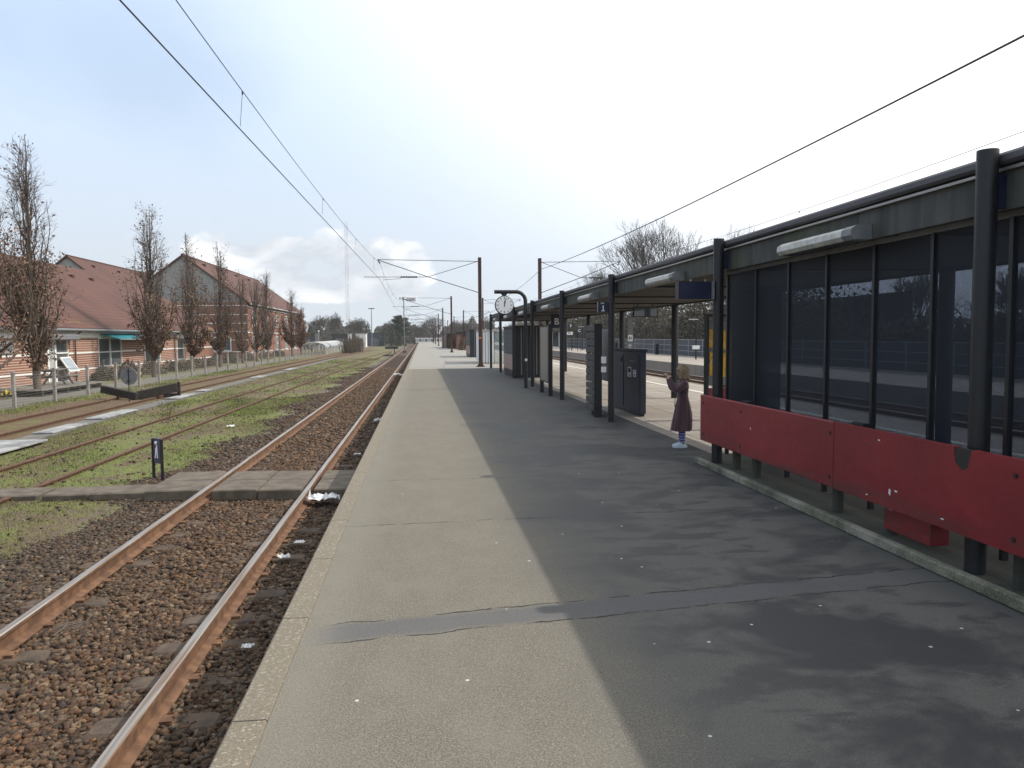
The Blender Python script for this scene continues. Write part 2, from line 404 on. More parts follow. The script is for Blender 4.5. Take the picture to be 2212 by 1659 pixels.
def thing(name, loc, label, cat, group=None, rz=0.0):
    o = bpy.data.objects.new(name, None); COL.objects.link(o); o.location = loc; o.rotation_euler = (0, 0, rz)
    o.empty_display_size = .2
    return tag(o, label, cat, group)
def copy_tree(o, parent=None, loc=None, label=None):
    c = o.copy(); COL.objects.link(c)
    if parent: c.parent = parent
    if loc is not None: c.location = loc
    if label: c['label'] = label
    for ch in list(o.children): copy_tree(ch, c)
    return c

class MB:
    """collects shapes, then links them as one mesh object"""
    def __init__(s): s.v = []; s.f = []; s.mi = []; s.cur = 0
    def add(s, vs, fs):
        b = len(s.v); s.v += [tuple(v) for v in vs]; s.f += [tuple(i+b for i in f) for f in fs]; s.mi += [s.cur]*len(fs); return s
    def box(s, x0, x1, y0, y1, z0, z1, bev=0.0):
        if bev > 0:
            b = bev
            ring = [(x0+b, y0), (x1-b, y0), (x1, y0+b), (x1, y1-b), (x1-b, y1), (x0+b, y1), (x0, y1-b), (x0, y0+b)]
            top = [(x0+b, y0+b)]
            def inset(q): cx, cy = (x0+x1)/2, (y0+y1)/2; return (q[0]+(b if q[0] < cx else -b), q[1]+(b if q[1] < cy else -b))
            L = [[(x, y, z0+b) for x, y in ring], [(x, y, z1-b) for x, y in ring]]
            bot = [(*inset(q), z0) for q in ring]; tp = [(*inset(q), z1) for q in ring]
            rings = [bot, L[0], L[1], tp]; vs = sum(rings, []); fs = [tuple(reversed(range(8))), tuple(range(24, 32))]
            for k in range(3):
                for i in range(8): j = (i+1) % 8; fs.append((k*8+i, k*8+j, k*8+8+j, k*8+8+i))
            return s.add(vs, fs)
        vs = [(x, y, z) for z in (z0, z1) for y in (y0, y1) for x in (x0, x1)]
        return s.add(vs, [(0, 2, 3, 1), (4, 5, 7, 6), (0, 1, 5, 4), (2, 6, 7, 3), (0, 4, 6, 2), (1, 3, 7, 5)])
    def tube(s, pts, r, n=8, cap=True):
        P = [Vector(p) for p in pts]; rs = r if isinstance(r, (list, tuple)) else [r]*len(P)
        base = len(s.v); prev = None; vs = []
        for i, p in enumerate(P):
            if i == 0: d = P[1]-P[0]
            elif i == len(P)-1: d = P[-1]-P[-2]
            else: d = (P[i+1]-P[i]).normalized()+(P[i]-P[i-1]).normalized()
            d.normalize()
            if prev is None:
                a = Vector((0, 0, 1)) if abs(d.z) < .9 else Vector((1, 0, 0)); u = d.cross(a).normalized()
            else:
                u = prev - d*prev.dot(d); u.normalize()
            prev = u; w = d.cross(u)
            for k in range(n):
                t = 2*math.pi*k/n; vs.append(p+(u*math.cos(t)+w*math.sin(t))*rs[i])
        fs = []
        for i in range(len(P)-1):
            for k in range(n):
                j = (k+1) % n; fs.append((i*n+k, i*n+j, (i+1)*n+j, (i+1)*n+k))
        if cap: fs.append(tuple(reversed(range(n)))); fs.append(tuple((len(P)-1)*n+k for k in range(n)))
        return s.add(vs, fs)
    def prism(s, poly, axis, a, b):
        """poly in the two other axes, extruded along axis from a to b"""
        n = len(poly)
        def mk(q, t):
            return (t, q[0], q[1]) if axis == 0 else ((q[0], t, q[1]) if axis == 1 else (q[0], q[1], t))
        vs = [mk(q, a) for q in poly]+[mk(q, b) for q in poly]
        fs = [tuple(range(n)), tuple(reversed(range(n, 2*n)))]
        for i in range(n): j = (i+1) % n; fs.append((j, i, n+i, n+j))
        return s.add(vs, fs)
    def lathe(s, prof, n=24, c=(0, 0, 0), fold=None):
        vs = []; 
        for (r, z) in prof:
            for k in range(n):
                t = 2*math.pi*k/n; rr = r*(1+(fold(t, z) if fold else 0)); vs.append((c[0]+rr*math.cos(t), c[1]+rr*math.sin(t), c[2]+z))
        fs = []
        for i in range(len(prof)-1):
            for k in range(n): j = (k+1) % n; fs.append((i*n+k, i*n+j, (i+1)*n+j, (i+1)*n+k))
        fs.append(tuple(reversed(range(n)))); fs.append(tuple((len(prof)-1)*n+k for k in range(n)))
        return s.add(vs, fs)
    def rot(s, M):
        s.v = [tuple(M @ Vector(v)) for v in s.v]; return s
    def build(s, name, mats, parent=None, smooth=False):
        me = bpy.data.meshes.new(name); me.from_pydata(s.v, [], s.f)
        mats = mats if isinstance(mats, (list, tuple)) else [mats]
        for m in mats: me.materials.append(MT[m] if isinstance(m, str) else m)
        if len(mats) > 1: me.polygons.foreach_set('material_index', s.mi)
        if smooth:
            me.polygons.foreach_set('use_smooth', [True]*len(me.polygons))
        me.update()
        import bmesh
        bm = bmesh.new(); bm.from_mesh(me); bmesh.ops.recalc_face_normals(bm, faces=bm.faces); bm.to_mesh(me); bm.free()
        if smooth:
            try: me.set_sharp_from_angle(angle=R(40))
            except Exception: pass
        return link(name, me, parent)
def text_obj(name, body, size, mat, parent, M, extrude=.004, bold=0.0):
    cu = bpy.data.curves.new(name, 'FONT'); cu.body = body; cu.size = size; cu.extrude = extrude; cu.align_x = 'CENTER'; cu.align_y = 'CENTER'
    cu.offset = bold
    t = bpy.data.objects.new(name+'_tmp', cu); COL.objects.link(t)
    dg = bpy.context.evaluated_depsgraph_get(); dg.update()
    me = bpy.data.meshes.new_from_object(t.evaluated_get(dg)); me.transform(M)
    bpy.data.objects.remove(t); me.materials.clear(); me.materials.append(MT[mat])
    return link(name, me, parent)
# facing matrices: text plane normal towards -Y (camera) or towards -X, +X
FY = Matrix.Rotation(R(90), 4, 'X')
def face(dirn, x, y, z):
    r = {'-y': Matrix.Rotation(R(90), 4, 'X'), '+x': Matrix.Rotation(R(90), 4, 'Z') @ Matrix.Rotation(R(90), 4, 'X'),
         '-x': Matrix.Rotation(R(-90), 4, 'Z') @ Matrix.Rotation(R(90), 4, 'X')}[dirn]
    return Matrix.Translation((x, y, z)) @ r
def segs_mesh(name, S, mat, k=3):
    """S rows: p0(3) p1(3) r0 r1 -> tapered prisms in one mesh"""
    S = np.asarray(S, dtype=np.float64); p0 = S[:, :3]; p1 = S[:, 3:6]; d = p1-p0
    d /= np.maximum(np.linalg.norm(d, axis=1, keepdims=True), 1e-9)
    a = np.where(np.abs(d[:, 2:3]) < .9, np.array([[0, 0, 1.]]), np.array([[1., 0, 0]]))
    u = np.cross(d, a); u /= np.linalg.norm(u, axis=1, keepdims=True); w = np.cross(d, u)
    n = len(S); V = np.zeros((n, 2*k, 3))
    for i in range(k):
        t = 2*math.pi*i/k; q = u*math.cos(t)+w*math.sin(t)
        V[:, i] = p0+q*S[:, 6:7]; V[:, k+i] = p1+q*S[:, 7:8]
    F = np.array([[i, (i+1) % k, k+(i+1) % k, k+i] for i in range(k)])
    F = (F[None]+(np.arange(n)*2*k)[:, None, None]).reshape(-1, 4)
    return np_mesh(name, V.reshape(-1, 3), F, MT[mat])
def quads_mesh(name, C, size, rng, mat, tint, flat=0.0, aspect=1.0):
    """random small leaf quads at centres C"""
    n = len(C); a = rng.normal(size=(n, 3)); a /= np.linalg.norm(a, axis=1, keepdims=True)
    b = rng.normal(size=(n, 3)); b -= a*np.sum(a*b, 1, keepdims=True); b /= np.linalg.norm(b, axis=1, keepdims=True)
    sz = (size*rng.uniform(.6, 1.4, (n, 1)))
    V = np.stack([C-a*sz-b*sz*.1, C-b*sz*aspect*.6, C+a*sz, C+b*sz*aspect*.6], axis=1).reshape(-1, 3)
    F = np.arange(n*4).reshape(-1, 4)
    return np_mesh(name, V, F, MT[mat], np.repeat(tint, 4, axis=0))
# ------------------------------------------------------------------ light and sky
SUN_EL = R(44.3); SUN_AZ = R(2.0)      # azimuth measured from +X towards +Y
sv = Vector((math.cos(SUN_EL)*math.cos(SUN_AZ), math.cos(SUN_EL)*math.sin(SUN_AZ), math.sin(SUN_EL)))
ld = bpy.data.lights.new('sun', 'SUN'); ld.energy = 5.0; ld.angle = R(.55); ld.color = (1, .94, .85)
lo = bpy.data.objects.new('sun', ld); COL.objects.link(lo); lo.rotation_euler = sv.to_track_quat('Z', 'Y').to_euler()
lo.location = (30, 0, 40)
w = bpy.data.worlds.new('World'); sc.world = w; w.use_nodes = True
nt = w.node_tree; g = N(nt); bg = nt.nodes['Background']; out = nt.nodes['World Output']
sky = g.n('ShaderNodeTexSky', sky_type='NISHITA'); sky.sun_disc = False; sky.sun_elevation = SUN_EL; sky.sun_rotation = R(88)
sky.dust_density = 2.0; sky.air_density = 1.0
g.l(sky.outputs[0], bg.inputs[0]); bg.inputs[1].default_value = .14
d = g.n('ShaderNodeTexCoord').outputs['Generated']; s = g.sep(d)
sd = g.n('ShaderNodeVectorMath', operation='DOT_PRODUCT'); g.l(d, sd.inputs[0]); sd.inputs[1].default_value = tuple(sv)
sund = sd.outputs['Value']
zz = g.m('MAXIMUM', s[2], 0.02)
pl = g.comb(g.m('DIVIDE', s[0], g.m('ADD', zz, .12)), g.m('DIVIDE', s[1], g.m('ADD', zz, .12)), 0.0)
thin = g.noise(g.scale(pl, (1, .55, 1)), .55, 6, .5, .4)
veil = g.step(thin, .30, .74)
low = g.step(s[2], .34, .0)                       # whiter towards the horizon
glow = g.step(sund, .0, .55)
# a bank of cumulus low over the houses
az = g.m('ARCTAN2', s[0], s[1])
cu = g.noise(g.comb(g.m('MULTIPLY', az, 1.0), g.m('MULTIPLY', s[2], 1.9), 0.0), 9.0, 7, .55, .25)
bank = g.m('MULTIPLY', g.step(s[2], .015, .06), g.step(s[2], .19, .10))
bank = g.m('MULTIPLY', bank, g.m('MULTIPLY', g.step(az, -.36, -.24), g.step(az, .10, -.03)))
puff = g.step(g.m('MULTIPLY', cu, bank), .37, .45)
shade = g.step(cu, .42, .66)
f = g.m('ADD', g.m('MULTIPLY', veil, .50), g.m('ADD', g.m('MULTIPLY', low, .55), g.m('MULTIPLY', glow, .9)), clamp=True)
f = g.m('MAXIMUM', g.m('MINIMUM', g.m('ADD', f, .68), 1.0), puff)
cl = g.mix(glow, (.84, 1.06, 1.38), (1.7, 1.7, 1.7))
cl = g.mix(g.m('MULTIPLY', low, g.m('SUBTRACT', 1.0, glow)), cl, (.95, 1.04, 1.12))
cl = g.mix(g.m('MULTIPLY', puff, .85), cl, g.mix(shade, (.86, .92, 1.0), (1.75, 1.75, 1.75)))
bg2 = g.n('ShaderNodeBackground'); g.l(cl, bg2.inputs[0]); bg2.inputs[1].default_value = 1.0
bgb = g.n('ShaderNodeBackground'); bgb.inputs[0].default_value = (.50, .66, .86, 1); 
# blue between the clouds: the sky texture itself
ms = g.n('ShaderNodeMixShader'); g.l(f, ms.inputs[0]); g.l(bg.outputs[0], ms.inputs[1]); g.l(bg2.outputs[0], ms.inputs[2])
g.l(ms.outputs[0], out.inputs[0])
nt.nodes.remove(bgb)
sc.view_settings.view_transform = 'Standard'; sc.view_settings.look = 'None'; sc.view_settings.gamma = 1
sc.view_settings.exposure = -0.28
sc.cycles.max_bounces = 6; sc.cycles.transparent_max_bounces = 24; sc.cycles.use_denoising = True

# ------------------------------------------------------------------ ground
rng = np.random.default_rng(11)
GZ = -.74
def grid(x0, x1, y0, y1, nx, ny, zf):
    xs = np.linspace(x0, x1, nx); ys = np.linspace(y0, y1, ny); X, Y = np.meshgrid(xs, ys); Z = zf(X, Y)
    V = np.stack([X, Y, Z], -1).reshape(-1, 3); i = np.arange(nx*ny).reshape(ny, nx)
    F = np.stack([i[:-1, :-1], i[:-1, 1:], i[1:, 1:], i[1:, :-1]], -1).reshape(-1, 4)
    return V, F
gm = MB(); gm.add([(-1490, -190, GZ), (1490, -190, GZ), (1490, 1790, GZ), (-1490, 1790, GZ)], [(0, 1, 2, 3)])
tag(gm.build('ground', 'ground'), kind='structure')
V, F = grid(-5.6, -.88, 1, 300, 24, 900, lambda X, Y: -.722+.012*np.sin(X*7+Y*2.1)*np.cos(Y*3.3) - np.clip((-3.8-X+.35*np.sin(Y*1.3)+.25*np.sin(Y*.37)), 0, 2)*.055)
tag(link('ballast_bed', np_mesh('ballast_bed', V, F, MT['ballast'])), kind='structure')
V, F = grid(9.62, 15.55, -20, 300, 10, 300, lambda X, Y: -.70+0*X)
tag(link('ballast_bed', np_mesh('ballast_bed', V, F, MT['ballast'])), kind='structure')
def stones(n, x0, x1, y0, y1, size, z, keep=None, seed=1):
    rg = np.random.default_rng(seed)
    yy = y0+(y1-y0)*rg.uniform(0, 1, n)**1.25; xx = rg.uniform(x0, x1, n)
    if keep is not None:
        k = keep(xx, yy, rg.uniform(0, 1, n)); xx = xx[k]; yy = yy[k]
    n = len(xx)
    c = np.array([[x, y, q] for q in (-1, 1) for y in (-1, 1) for x in (-1, 1)], float)
    P = c[None]*rg.uniform(.45, 1.0, (n, 8, 3)); P *= rg.uniform(.55, 1.15, (n, 1, 3))*np.array([1.1, .85, .62])
    sz = size*rg.uniform(.55, 1.25, (n, 1, 1)); P *= sz
    t = rg.uniform(0, 6.28, n); e = rg.normal(0, .45, n); ct, st, ce, se = np.cos(t), np.sin(t), np.cos(e), np.sin(e)
    x, y, q = P[..., 0], P[..., 1], P[..., 2]
    y, q = y*ce[:, None]-q*se[:, None], y*se[:, None]+q*ce[:, None]
    x, y = x*ct[:, None]-y*st[:, None], x*st[:, None]+y*ct[:, None]
    V = np.stack([x+xx[:, None], y+yy[:, None], q+z(xx, yy)[:, None]+sz[:, :, 0]*rg.uniform(.0, .75, n)[:, None]], -1).reshape(-1, 3)
    f0 = np.array([(0, 2, 3, 1), (4, 5, 7, 6), (0, 1, 5, 4), (2, 6, 7, 3), (0, 4, 6, 2), (1, 3, 7, 5)])
    F = (f0[None]+(np.arange(n)*8)[:, None, None]).reshape(-1, 4)
    pal = np.array([(.125, .075, .045), (.10, .062, .040), (.165, .105, .065), (.19, .15, .115), (.085, .065, .055), (.145, .12, .10), (.23, .20, .175), (.07, .045, .034)])
    tint = pal[rg.choice(8, n, p=[.2, .18, .15, .13, .13, .1, .03, .08])]*rg.uniform(.40, 1.05, (n, 1))*np.array([1.0, .90, .74])
    # rustier between the rails, greyer on the shoulder
    rust = np.clip(1-np.abs(xx+2.4)/1.6, 0, 1)[:, None]; tint = tint*(np.array([.80, .85, .88])+rust*np.array([.22, .08, -.06]))
    return V, F, np.repeat(tint, 8, 0)
def zbed(x, y): return -.722+.012*np.sin(x*7+y*2.1)*np.cos(y*3.3) - np.clip((-3.8-x+.35*np.sin(y*1.3)+.25*np.sin(y*.37)), 0, 2)*.055
def keep1(x, y, u):
    edge = -4.0+.30*np.sin(y*1.3)+.25*np.sin(y*.37)+.15*np.sin(y*5.1)
    p = np.clip(1+(x-edge)/.8, 0.02, 1)
    inframe = x > -.62*y-.35
    return (u < p) & inframe
V1 = stones(88000, -5.6, -.9, 3.3, 15.5, .028, zbed, keep1, 1)
V2 = stones(70000, -5.6, -.9, 15.0, 62.0, .044, zbed, keep1, 2)
V3 = stones(3500, -9.5, -4.8, 8.0, 60.0, .03, lambda x, y: GZ+0*x, lambda x, y, u: u < .5, 3)
Vs = np.concatenate([V1[0], V2[0], V3[0]]); o1 = len(V1[0]); o2 = o1+len(V2[0])
Fs = np.concatenate([V1[1], V2[1]+o1, V3[1]+o2]); T = np.concatenate([V1[2], V2[2], V3[2]])
tag(link('ballast_stones', np_mesh('ballast_stones', Vs, Fs, MT['stones'], T)), 'loose brown ballast stones around and between the rails', 'ballast', kind='stuff')
# grass
def nz2(x, y):
    return (np.sin(x*1.1+np.sin(y*.31)*2)+np.sin(y*.43+1.7*np.sin(x*.8))+np.sin(x*2.7+y*.9)+np.sin(x*.6-y*1.3+2))/4
def blades(n, x0, x1, y0, y1, h, seed, power=1.5):
    rg = np.random.default_rng(seed); y = y0+(y1-y0)*rg.uniform(0, 1, n)**power; x = rg.uniform(x0, x1, n)
    k = (nz2(x, y)+rg.normal(0, .38, n) > .02) & (x > -.62*y-1.0)
    band = (x > -13.4) & (x < -9.7); k &= ~(band & (rg.uniform(0, 1, n) > .10))
    edge = -4.3+.30*np.sin(y*1.3)+.25*np.sin(y*.37); k &= (x < edge)
    x = x[k]; y = y[k]; n = len(x)
    t = rg.uniform(0, 6.28, n); hh = h*rg.uniform(.25, 1.3, n); wd = .0035+.00028*y
    lx = rg.normal(0, .45, n)*hh; ly = rg.normal(0, .45, n)*hh
    z0 = np.full(n, GZ-.005)
    V = np.stack([np.stack([x-np.cos(t)*wd, y-np.sin(t)*wd, z0], -1), np.stack([x+np.cos(t)*wd, y+np.sin(t)*wd, z0], -1), np.stack([x+lx, y+ly, z0+hh], -1)], 1).reshape(-1, 3)
    F = np.arange(n*3).reshape(-1, 3)
    pal = np.array([(.085, .125, .022), (.12, .15, .035), (.06, .10, .018), (.20, .18, .08), (.16, .19, .05)])
    tint = pal[rg.choice(5, n, p=[.24, .22, .12, .22, .20])]*np.array([1.12, 1.10, .95])*rg.uniform(.8, 1.25, (n, 1))
    return V, F, np.repeat(tint, 3, 0)
B = [blades(190000, -9.9, -4.0, 6.5, 32, .036, 4), blades(80000, -14.6, -4.7, 25, 90, .055, 5), blades(16000, -14.8, -12.6, 14, 60, .09, 6)]
off = 0; VV = []; FF = []; TT = []
for a, b, c in B: VV.append(a); FF.append(b+off); TT.append(c); off += len(a)
tag(link('grass', np_mesh('grass', np.concatenate(VV), np.concatenate(FF), MT['leafy'], np.concatenate(TT))), 'short mossy grass growing between the disused sidings', 'grass', kind='stuff')

# ------------------------------------------------------------------ platform and its edge
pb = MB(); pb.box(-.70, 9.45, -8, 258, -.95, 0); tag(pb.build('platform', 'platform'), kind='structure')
pe = MB(); pe.box(-.865, -.70, -8, 258, -.16, .006, bev=.012); tag(pe.build('platform_edge', 'edge'), kind='structure')
pe = MB(); pe.box(-.80, -.70, -8, 258, -.95, -.16); tag(pe.build('platform_wall', 'concrete'), kind='structure')
pe = MB(); pe.box(9.45, 9.62, -8, 258, -.16, .006, bev=.012); pe.box(9.45, 9.55, -8, 258, -.95, -.17); tag(pe.build('platform_edge', 'edge'), kind='structure')
pf = MB(); pf.box(15.6, 22.3, -20, 240, -.95, .0); tag(pf.build('far_platform', 'platform'), kind='structure')

# ------------------------------------------------------------------ rails
def rail_prof(x, zt):
    return [(x-.07, zt-.16), (x+.07, zt-.16), (x+.07, zt-.15), (x+.012, zt-.128), (x+.010, zt-.045), (x+.035, zt-.034), (x+.035, zt-.008), (x+.026, zt),
            (x-.026, zt), (x-.035, zt-.008), (x-.035, zt-.034), (x-.010, zt-.045), (x-.012, zt-.128), (x-.07, zt-.15)]
def track(label, path, zt, top, sleepers=None, clips=0, lim=100, y0=0, seed=0):
    """path: list of (x_centre, y)"""
    t = thing('railway_track', (path[0][0], path[0][1], zt-.16), label, 'railway track')
    inv = Matrix.Translation((-path[0][0], -path[0][1], -(zt-.16)))
    for sgn in (-1, 1):
        mb = MB(); n = 14; vs = []; fs = []; mi = []
        for i, (x, y) in enumerate(path):
            a = path[max(i-1, 0)]; b = path[min(i+1, len(path)-1)]; dx, dy = b[0]-a[0], b[1]-a[1]; L = math.hypot(dx, dy); nx, ny = dy/L, -dx/L
            for (px, pz) in rail_prof(0, zt): q = sgn*.7525+px; vs.append((x+nx*q, y+ny*q, pz))
        for i in range(len(path)-1):
            for k in range(n):
                j = (k+1) % n; fs.append((i*n+k, i*n+j, (i+1)*n+j, (i+1)*n+k)); mi.append(1 if (top and k in (6, 7, 8)) else 0)
        mb.add(vs, fs); mb.mi = mi; mb.rot(inv); mb.build('rail', ['rail' if top else 'rail_old', 'railtop'], t)
    if sleepers:
        rg = random.Random(seed); ys = sleepers; me = None
        for i, y in enumerate(ys[:lim]):
            if me is None:
                s_ = MB(); 
                for sg in (-1, 1):
                    x0, x1 = (-1.18, -.38) if sg < 0 else (.38, 1.18)
                    s_.box(x0, x1, -.125, .125, -.10, .005, bev=.03)
                s_.box(-.4, .4, -.11, .11, -.13, -.035, bev=.02)
                o = s_.build('sleeper', MT['sleeper'], t); me = o.data
                mcs = []
                for sg in (-1, 1):
                    for q in (-1, 1):
                        c = MB(); X = sg*.7525+q*.10; c.box(X-.035, X+.035, -.045, .045, .0, .03); c.tube([(X-.03*q, -.05, .022), (X-.03*q, .06, .022), (X+.035*q, .06, .03), (X+.035*q, .0, .03)], .010, 5)
                        mcs.append(c.build('rail_clip', 'rail', o).data)
            else:
                o = link('sleeper', me, t); 
                if i < clips:
                    for mc in mcs: link('rail_clip', mc, o)
            xc = 0
            for a, b in zip(path, path[1:]):
                if a[1] <= y <= b[1]: xc = a[0]+(b[0]-a[0])*(y-a[1])/(b[1]-a[1])-path[0][0]
            o.location = (xc+rg.uniform(-.01, .01), y-path[0][1], rg.uniform(-.030, -.010)); o.rotation_euler.z = rg.uniform(-.01, .01)
        rest = ys[lim:]
        if rest:
            s_ = MB()
            for y in rest: s_.box(-1.25, 1.25, y-.12-path[0][1], y+.12-path[0][1], -.1, .0)
            tag(s_.build('sleepers', MT['sleeper'], t), kind='stuff')
    return t
MT['sleeper'] = simple('concrete_sleeper', (.085, .060, .042), .9, var=.5, vs=6, bump=.3)
TX = -2.46
track('near railway track with shiny rusty rails on brown ballast beside the platform edge', [(TX, -3), (TX, 60), (TX, 150), (TX+.1, 280)], -.52, True, [3.05+.60*i for i in range(160)], clips=16, lim=90)
track('mossy disused track in the grass, second from the platform', [(-7.05, -2), (-7.0, 8), (-6.95, 30), (-6.7, 60), (-5.6, 100), (-4.2, 140)], -.665, False)
track('rusty siding with the timber buffer stop lying across it, nearest the wire fence', [(-10.9, -2), (-11.05, 14), (-11.35, 24), (-11.5, 34), (-11.5, 60), (-11.2, 100), (-9, 150)], -.64, False)
track('railway track between the island platform and the far platform', [(11.2, -20), (11.2, 280)], -.52, True)
track('railway track along the foot of the far platform wall', [(14.15, -20), (14.15, 280)], -.52, True)

# cable trough with loose covers
tr = thing('cable_trough', (-9.6, 20, GZ), 'concrete cable trough with pale grey lids along the rusty siding', 'cable trough')
m_ = MB(); P = [(-8.9, 6), (-9.35, 16), (-9.75, 26), (-9.95, 40), (-9.95, 90)]
for a, b in zip(P, P[1:]):
    m_.add([(a[0]-.28, a[1], GZ), (a[0]+.28, a[1], GZ), (b[0]+.28, b[1], GZ), (b[0]-.28, b[1], GZ), (a[0]-.28, a[1], GZ+.05), (a[0]+.28, a[1], GZ+.05), (b[0]+.28, b[1], GZ+.05), (b[0]-.28, b[1], GZ+.05)],
           [(4, 5, 6, 7), (0, 1, 5, 4), (1, 2, 6, 5), (3, 7, 6, 2), (0, 4, 7, 3)])
m_.rot(Matrix.Translation((9.6, -20, -GZ))); m_.build('trough', 'concrete', tr)
def px(y):
    for a, b in zip(P, P[1:]):
        if a[1] <= y <= b[1]: return a[0]+(b[0]-a[0])*(y-a[1])/(b[1]-a[1])
for (D0, D1, wd) in ((15.2, 17.8, .62), (19.2, 21.2, .25), (22.6, 25.4, .26), (30.0, 32.6, .25), (34.2, 35.4, .22), (45.5, 48, .26), (56, 60, .24)):
    y0, y1 = yd(D0, -9.7), yd(D1, -9.7); m_ = MB(); x = px((y0+y1)/2)+.02
    m_.box(x-wd, x+wd, y0, y1, GZ+.054, GZ+.10, bev=.01); m_.rot(Matrix.Translation((9.6, -20, -GZ))); m_.build('trough_lid', 'palecon', tr)

# plank crossing over the near track
for lab, x0, x1, n, z in (('dark crossing slab between the near rail and the platform edge', -1.62, -.95, 1, -.53), ('right-hand slab between the rails of the near track', -2.43, -1.80, 1, -.535), ('left-hand slab between the rails of the near track', -3.12, -2.45, 1, -.535),
                          ('crossing slab just left of the near track', -4.10, -3.31, 1, -.54), ('thin grey path slab right of the little pedestrian sign', -5.02, -4.14, 1, -.62), ('thin grey path slab left of the little pedestrian sign', -5.72, -5.06, 1, -.64), ('farthest left path slab lying in the grass', -6.70, -5.84, 1, -.655)):
    D0, D1 = 11.15, 12.75; yA, yB = yd(D0, x0), yd(D1, x0)
    if x0 > -4.2:
        c = thing('crossing_slab', ((x0+x1)/2, (yA+yB)/2, z), lab, 'crossing slab', 'slabs of the foot crossing')
        hw = (x1-x0)/2; hl = (yB-yA)/2
        for q in (-1, 1):
            b = MB(); y0, y1 = (-hl, -.008) if q < 0 else (.008, hl); b.box(-hw, hw, y0, y1, -.17, 0, bev=.018); b.build('slab_half', 'slab', c)
    else:
        b = MB(); hw = (x1-x0)/2; b.box(-hw, hw, -.32, .32, -.12, 0, bev=.02); o = b.build('crossing_slab', 'slab'); o.location = ((x0+x1)/2, (yA+yB)/2-.25, z)
        tag(o, lab, 'crossing slab', 'slabs of the foot crossing')

# ------------------------------------------------------------------ little things along the near track
t = thing('pedestrian_sign', (-4.52, yd(13.0, -4.5), GZ+.03), 'small dark pedestrian sign on two short posts beside the crossing slabs', 'sign', rz=R(-44))
m_ = MB(); m_.box(-.16, -.125, -.02, .02, 0, .70); m_.build('post', 'dark_paint', t)
m_ = MB(); m_.box(.125, .16, -.02, .02, 0, .70); m_.build('post', 'dark_paint', t)
m_ = MB(); m_.box(-.105, .123, -.012, .012, .28, .71); pnl = m_.build('panel', 'sign_purple', t)
m_ = MB()
m_.cur = 0; m_.lathe([(.001, -.03), (.02, -.022), (.028, 0), (.02, .022), (.001, .03)], 10, (0, -.02, .635))
m_.prism([(-.030, .60), (.026, .60), (.034, .48), (.010, .47), (-.034, .50)], 1, -.020, -.014)
m_.prism([(-.030, .50), (.0, .50), (-.030, .37), (-.055, .37)], 1, -.020, -.014); m_.prism([(.0, .50), (.034, .49), (.045, .37), (.018, .37)], 1, -.019, -.0145)
m_.build('walking_figure', 'sign_white', pnl)
m_ = MB(); m_.prism([(-.022, .595), (.02, .595), (-.03, .53), (-.045, .535)], 1, -.0225, -.0205); m_.build('red_mark', 'red', pnl)

# crumpled litter
def litter(name, x, y, z, size, lab, seed, cat='litter', mat='litter'):
    rg = np.random.default_rng(seed); n = 9; V = []; 
    for j in range(n):
        for i in range(n):
            u, v = i/(n-1)-.5, j/(n-1)-.5; k = 1-.35*rg.uniform()*(abs(u)+abs(v))
            V.append((u*size*k+rg.normal(0, size*.03), v*size*.6*k+rg.normal(0, size*.03), abs(rg.normal(0, size*.10))+.01))
    F = [(j*n+i, j*n+i+1, (j+1)*n+i+1, (j+1)*n+i) for j in range(n-1) for i in range(n-1)]
    m_ = MB(); m_.add(V, F); o = m_.build(name, mat); o.location = (x, y, z); o.rotation_euler.z = rg.uniform(-.5, .5)
    so = o.modifiers.new('thickness', 'SOLIDIFY'); so.thickness = .002
    tag(o, lab, cat)
litter('newspaper', -1.42, 11.05, -.62, .52, 'crumpled newspaper lying just in front of the crossing slabs by the right rail', 1, 'newspaper')
litter('plastic_scrap', -1.50, 8.3, -.66, .14, 'small white scrap by the right rail, in the foreground', 2)
litter('plastic_scrap', -1.42, 8.9, -.66, .12, 'white scrap between the nearest scrap and the newspaper', 3)
litter('paper_bag', -1.18, 21.3, -.62, .34, 'white paper bag beside the right rail before the third litter piece', 4, 'paper bag')
litter('paper_bag', -1.25, 45, -.55, .8, 'large white bag on the right rail far along the platform', 5, 'paper bag')
litter('plastic_scrap', -1.3, 15.4, -.64, .14, 'pale scrap in the platform shadow beyond the crossing', 6)
litter('plastic_scrap', -5.2, 21.5, GZ+.03, .26, 'white scrap lying in the grass by the mossy track', 7)
litter('plastic_scrap', -1.35, 5.9, -.66, .10, 'tiny white scrap beside the nearest sleepers', 8)
for i, (x, y, L, a) in enumerate(((-3.0, 7.4, .55, .5), (-2.95, 6.35, .4, 1.0))):
    m_ = MB(); m_.tube([(0, 0, 0), (L*.35, .04, .03), (L*.7, .0, .02), (L, .08, .035)], [.007, .006, .004, .002], 5); m_.tube([(L*.35, .04, .03), (L*.55, .15, .05)], [.005, .002], 5)
    o = m_.build('dead_twig', 'bark'); o.location = (x, y, -.66); o.rotation_euler.z = a
    tag(o, ['dry twig lying against the left rail just in front of the crossing', 'shorter dry twig lying by the left rail nearer the camera'][i], 'twig')

